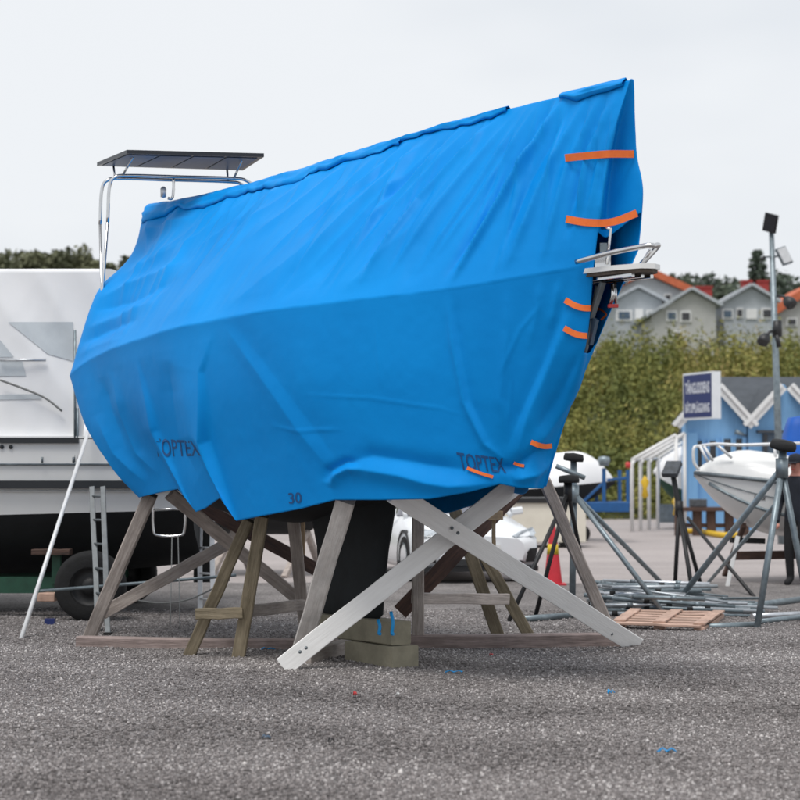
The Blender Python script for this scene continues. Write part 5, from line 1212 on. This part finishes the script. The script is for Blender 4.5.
plank('cross_plank', at(103, 613, 16.95), at(232, 541, 17.5), .12, .05, 'wood_grey', t, up=(0, -1, 0))
plank('cross_plank', at(196, 503, 17.8), at(330, 577, 17.8), .13, .05, 'wood_dark', t, up=(0, -1, 0))
plank('base_beam', gp(78, 649) + Vector((0, 0, .06)), gp(338, 653) + Vector((0, 0, .06)), .13, .11, 'wood_beam', t)
plank('stake', gp(303, 628), at(303, 509, 17.9), .04, .04, 'wood_fresh', t, up=(0, -1, 0)); plank('stake_board', at(303, 516, 17.85), at(314, 516, 17.85), .1, .025, 'wood_fresh', t, up=(0, -1, 0))
t = thing('timber_trestle', 'olive brown timber trestle propping the starboard bilge left of the keel', 'trestle', gp(235, 655), 'timber trestles under the sailboat')
plank('leg', gp(188, 658), at(249, 520, 15.1), .10, .08, 'wood_olive', t, up=(0, -1, 0)); plank('leg', gp(238, 660), at(262, 516, 15.0), .11, .09, 'wood_olive', t, up=(0, -1, 0))
plank('leg', gp(306, 640), at(292, 505, 16.4), .11, .09, 'wood_grey', t, up=(0, -1, 0))
plank('rail', at(196, 614, 15.15), at(243, 613, 15.12), .09, .06, 'wood_olive', t, up=(0, -1, 0)); plank('rail', at(243, 612, 15.25), at(303, 605, 16.6), .10, .05, 'wood_grey', t, up=(0, -1, 0))
t = thing('timber_trestle', 'olive brown timber trestle in front of the white car right of the keel', 'trestle', gp(470, 645), 'timber trestles under the sailboat')
plank('leg', gp(499, 638), at(448, 490, 17.0), .12, .08, 'wood_olive', t, up=(0, -1, 0)); plank('leg', gp(530, 638), at(474, 538, 17.1), .11, .08, 'wood_olive', t, up=(0, -1, 0))
plank('leg', gp(418, 650), at(418, 500, 16.1), .11, .09, 'wood_grey', t, up=(0, -1, 0))
plank('rail', at(413, 598, 16.3), at(508, 599, 17.0), .10, .05, 'wood_grey', t, up=(0, -1, 0))
def bolts(parent, pts):
    for (px, py, d) in pts:
        c = at(px, py, d); MB().lathe(c, [(.001, -.012), (.012, -.010), (.014, 0), (.014, .02)], 8, (0, 1, 0)).build('bolt', 'galv_dark', parent)
bolts(front_cradle, [(452, 528, 14.02), (458, 533, 14.02), (300, 652, 14.2), (306, 648, 14.2), (612, 634, 15.95), ])
# keel blocks
c = bw(2.95, 0, 0)
def block(label, name, a0, a1, w, z0, z1, m):
    o = MB().bar(bw(a0, 0, (z0+z1)/2), bw(a1, 0, (z0+z1)/2), w, z1-z0, ch=.05, seg=3, wob=.004).build(name, m); return tag(o, label, 'block', 'blocks under the keel')
block('lower olive grey block under the front of the black keel', 'keel_block', 2.36, 3.02, .26, .012, .19, 'concrete')
block('upper olive grey block directly below the black keel', 'keel_block', 2.42, 3.5, .2, .195, .382, 'concrete')
for i, (px, y0, y1) in enumerate(((379, 620, 633), (392, 612, 633))):
    o = MB().tube(catmull([at(px-1, y0, 14.42), at(px+1, (y0+y1)/2, 14.38), at(px, y1, 14.38), at(px+1.5, y1+1, 14.37)], 12), .014, 7).build('blue_rope', 'plastic_blue'); tag(o, ['short blue rope end beside the keel block', 'longer blue rope end hanging down over the keel block'][i], 'rope')

# ------------------------------------------------------------------ scraps on the gravel
def scrap(px, py, w, m, label, h=.02):
    p = gp(px, py); pts = [(-w/2, 0, .008), (-w/4, .012, h), (0, -.01, .012), (w/4, .01, h*.9), (w/2, -.006, .01)]
    rows_ = [[(p.x+x+random.uniform(-.006, .006), p.y+y+dy, .028+z+random.uniform(0, .008)) for dy in (-.02, 0, .02)] for x, y, z in pts]
    o = MB().grid(np.array(rows_)).build('plastic_scrap', m); md = o.modifiers.new('s', 'SOLIDIFY'); md.thickness = .004; tag(o, label, 'scrap')
scrap(454, 677, .13, 'plastic_blue', 'blue plastic scrap on the gravel below the crossed white planks')
scrap(611, 699, .05, 'plastic_blue', 'small blue plastic scrap on the gravel below the lower end of the white plank', .03)
scrap(667, 759, .10, 'plastic_blue', 'blue plastic scrap on the gravel near the lower frame edge', .03)
scrap(266, 744, .05, 'panel_back', 'faded blue plastic scrap on the open gravel')
scrap(268, 654, .12, 'plastic_blue', 'flat blue plastic scrap beside the stern base beam')
scrap(355, 701, .025, 'plastic_red', 'tiny red plastic scrap on the open gravel', .03)
scrap(491, 660, .03, 'plastic_red', 'tiny pink red scrap by the bow base beam', .02)
scrap(398, 701, .025, 'trim_white', 'tiny white scrap on the open gravel', .03)
scrap(331, 749, .03, 'rubber', 'tiny black scrap on the open gravel', .03)
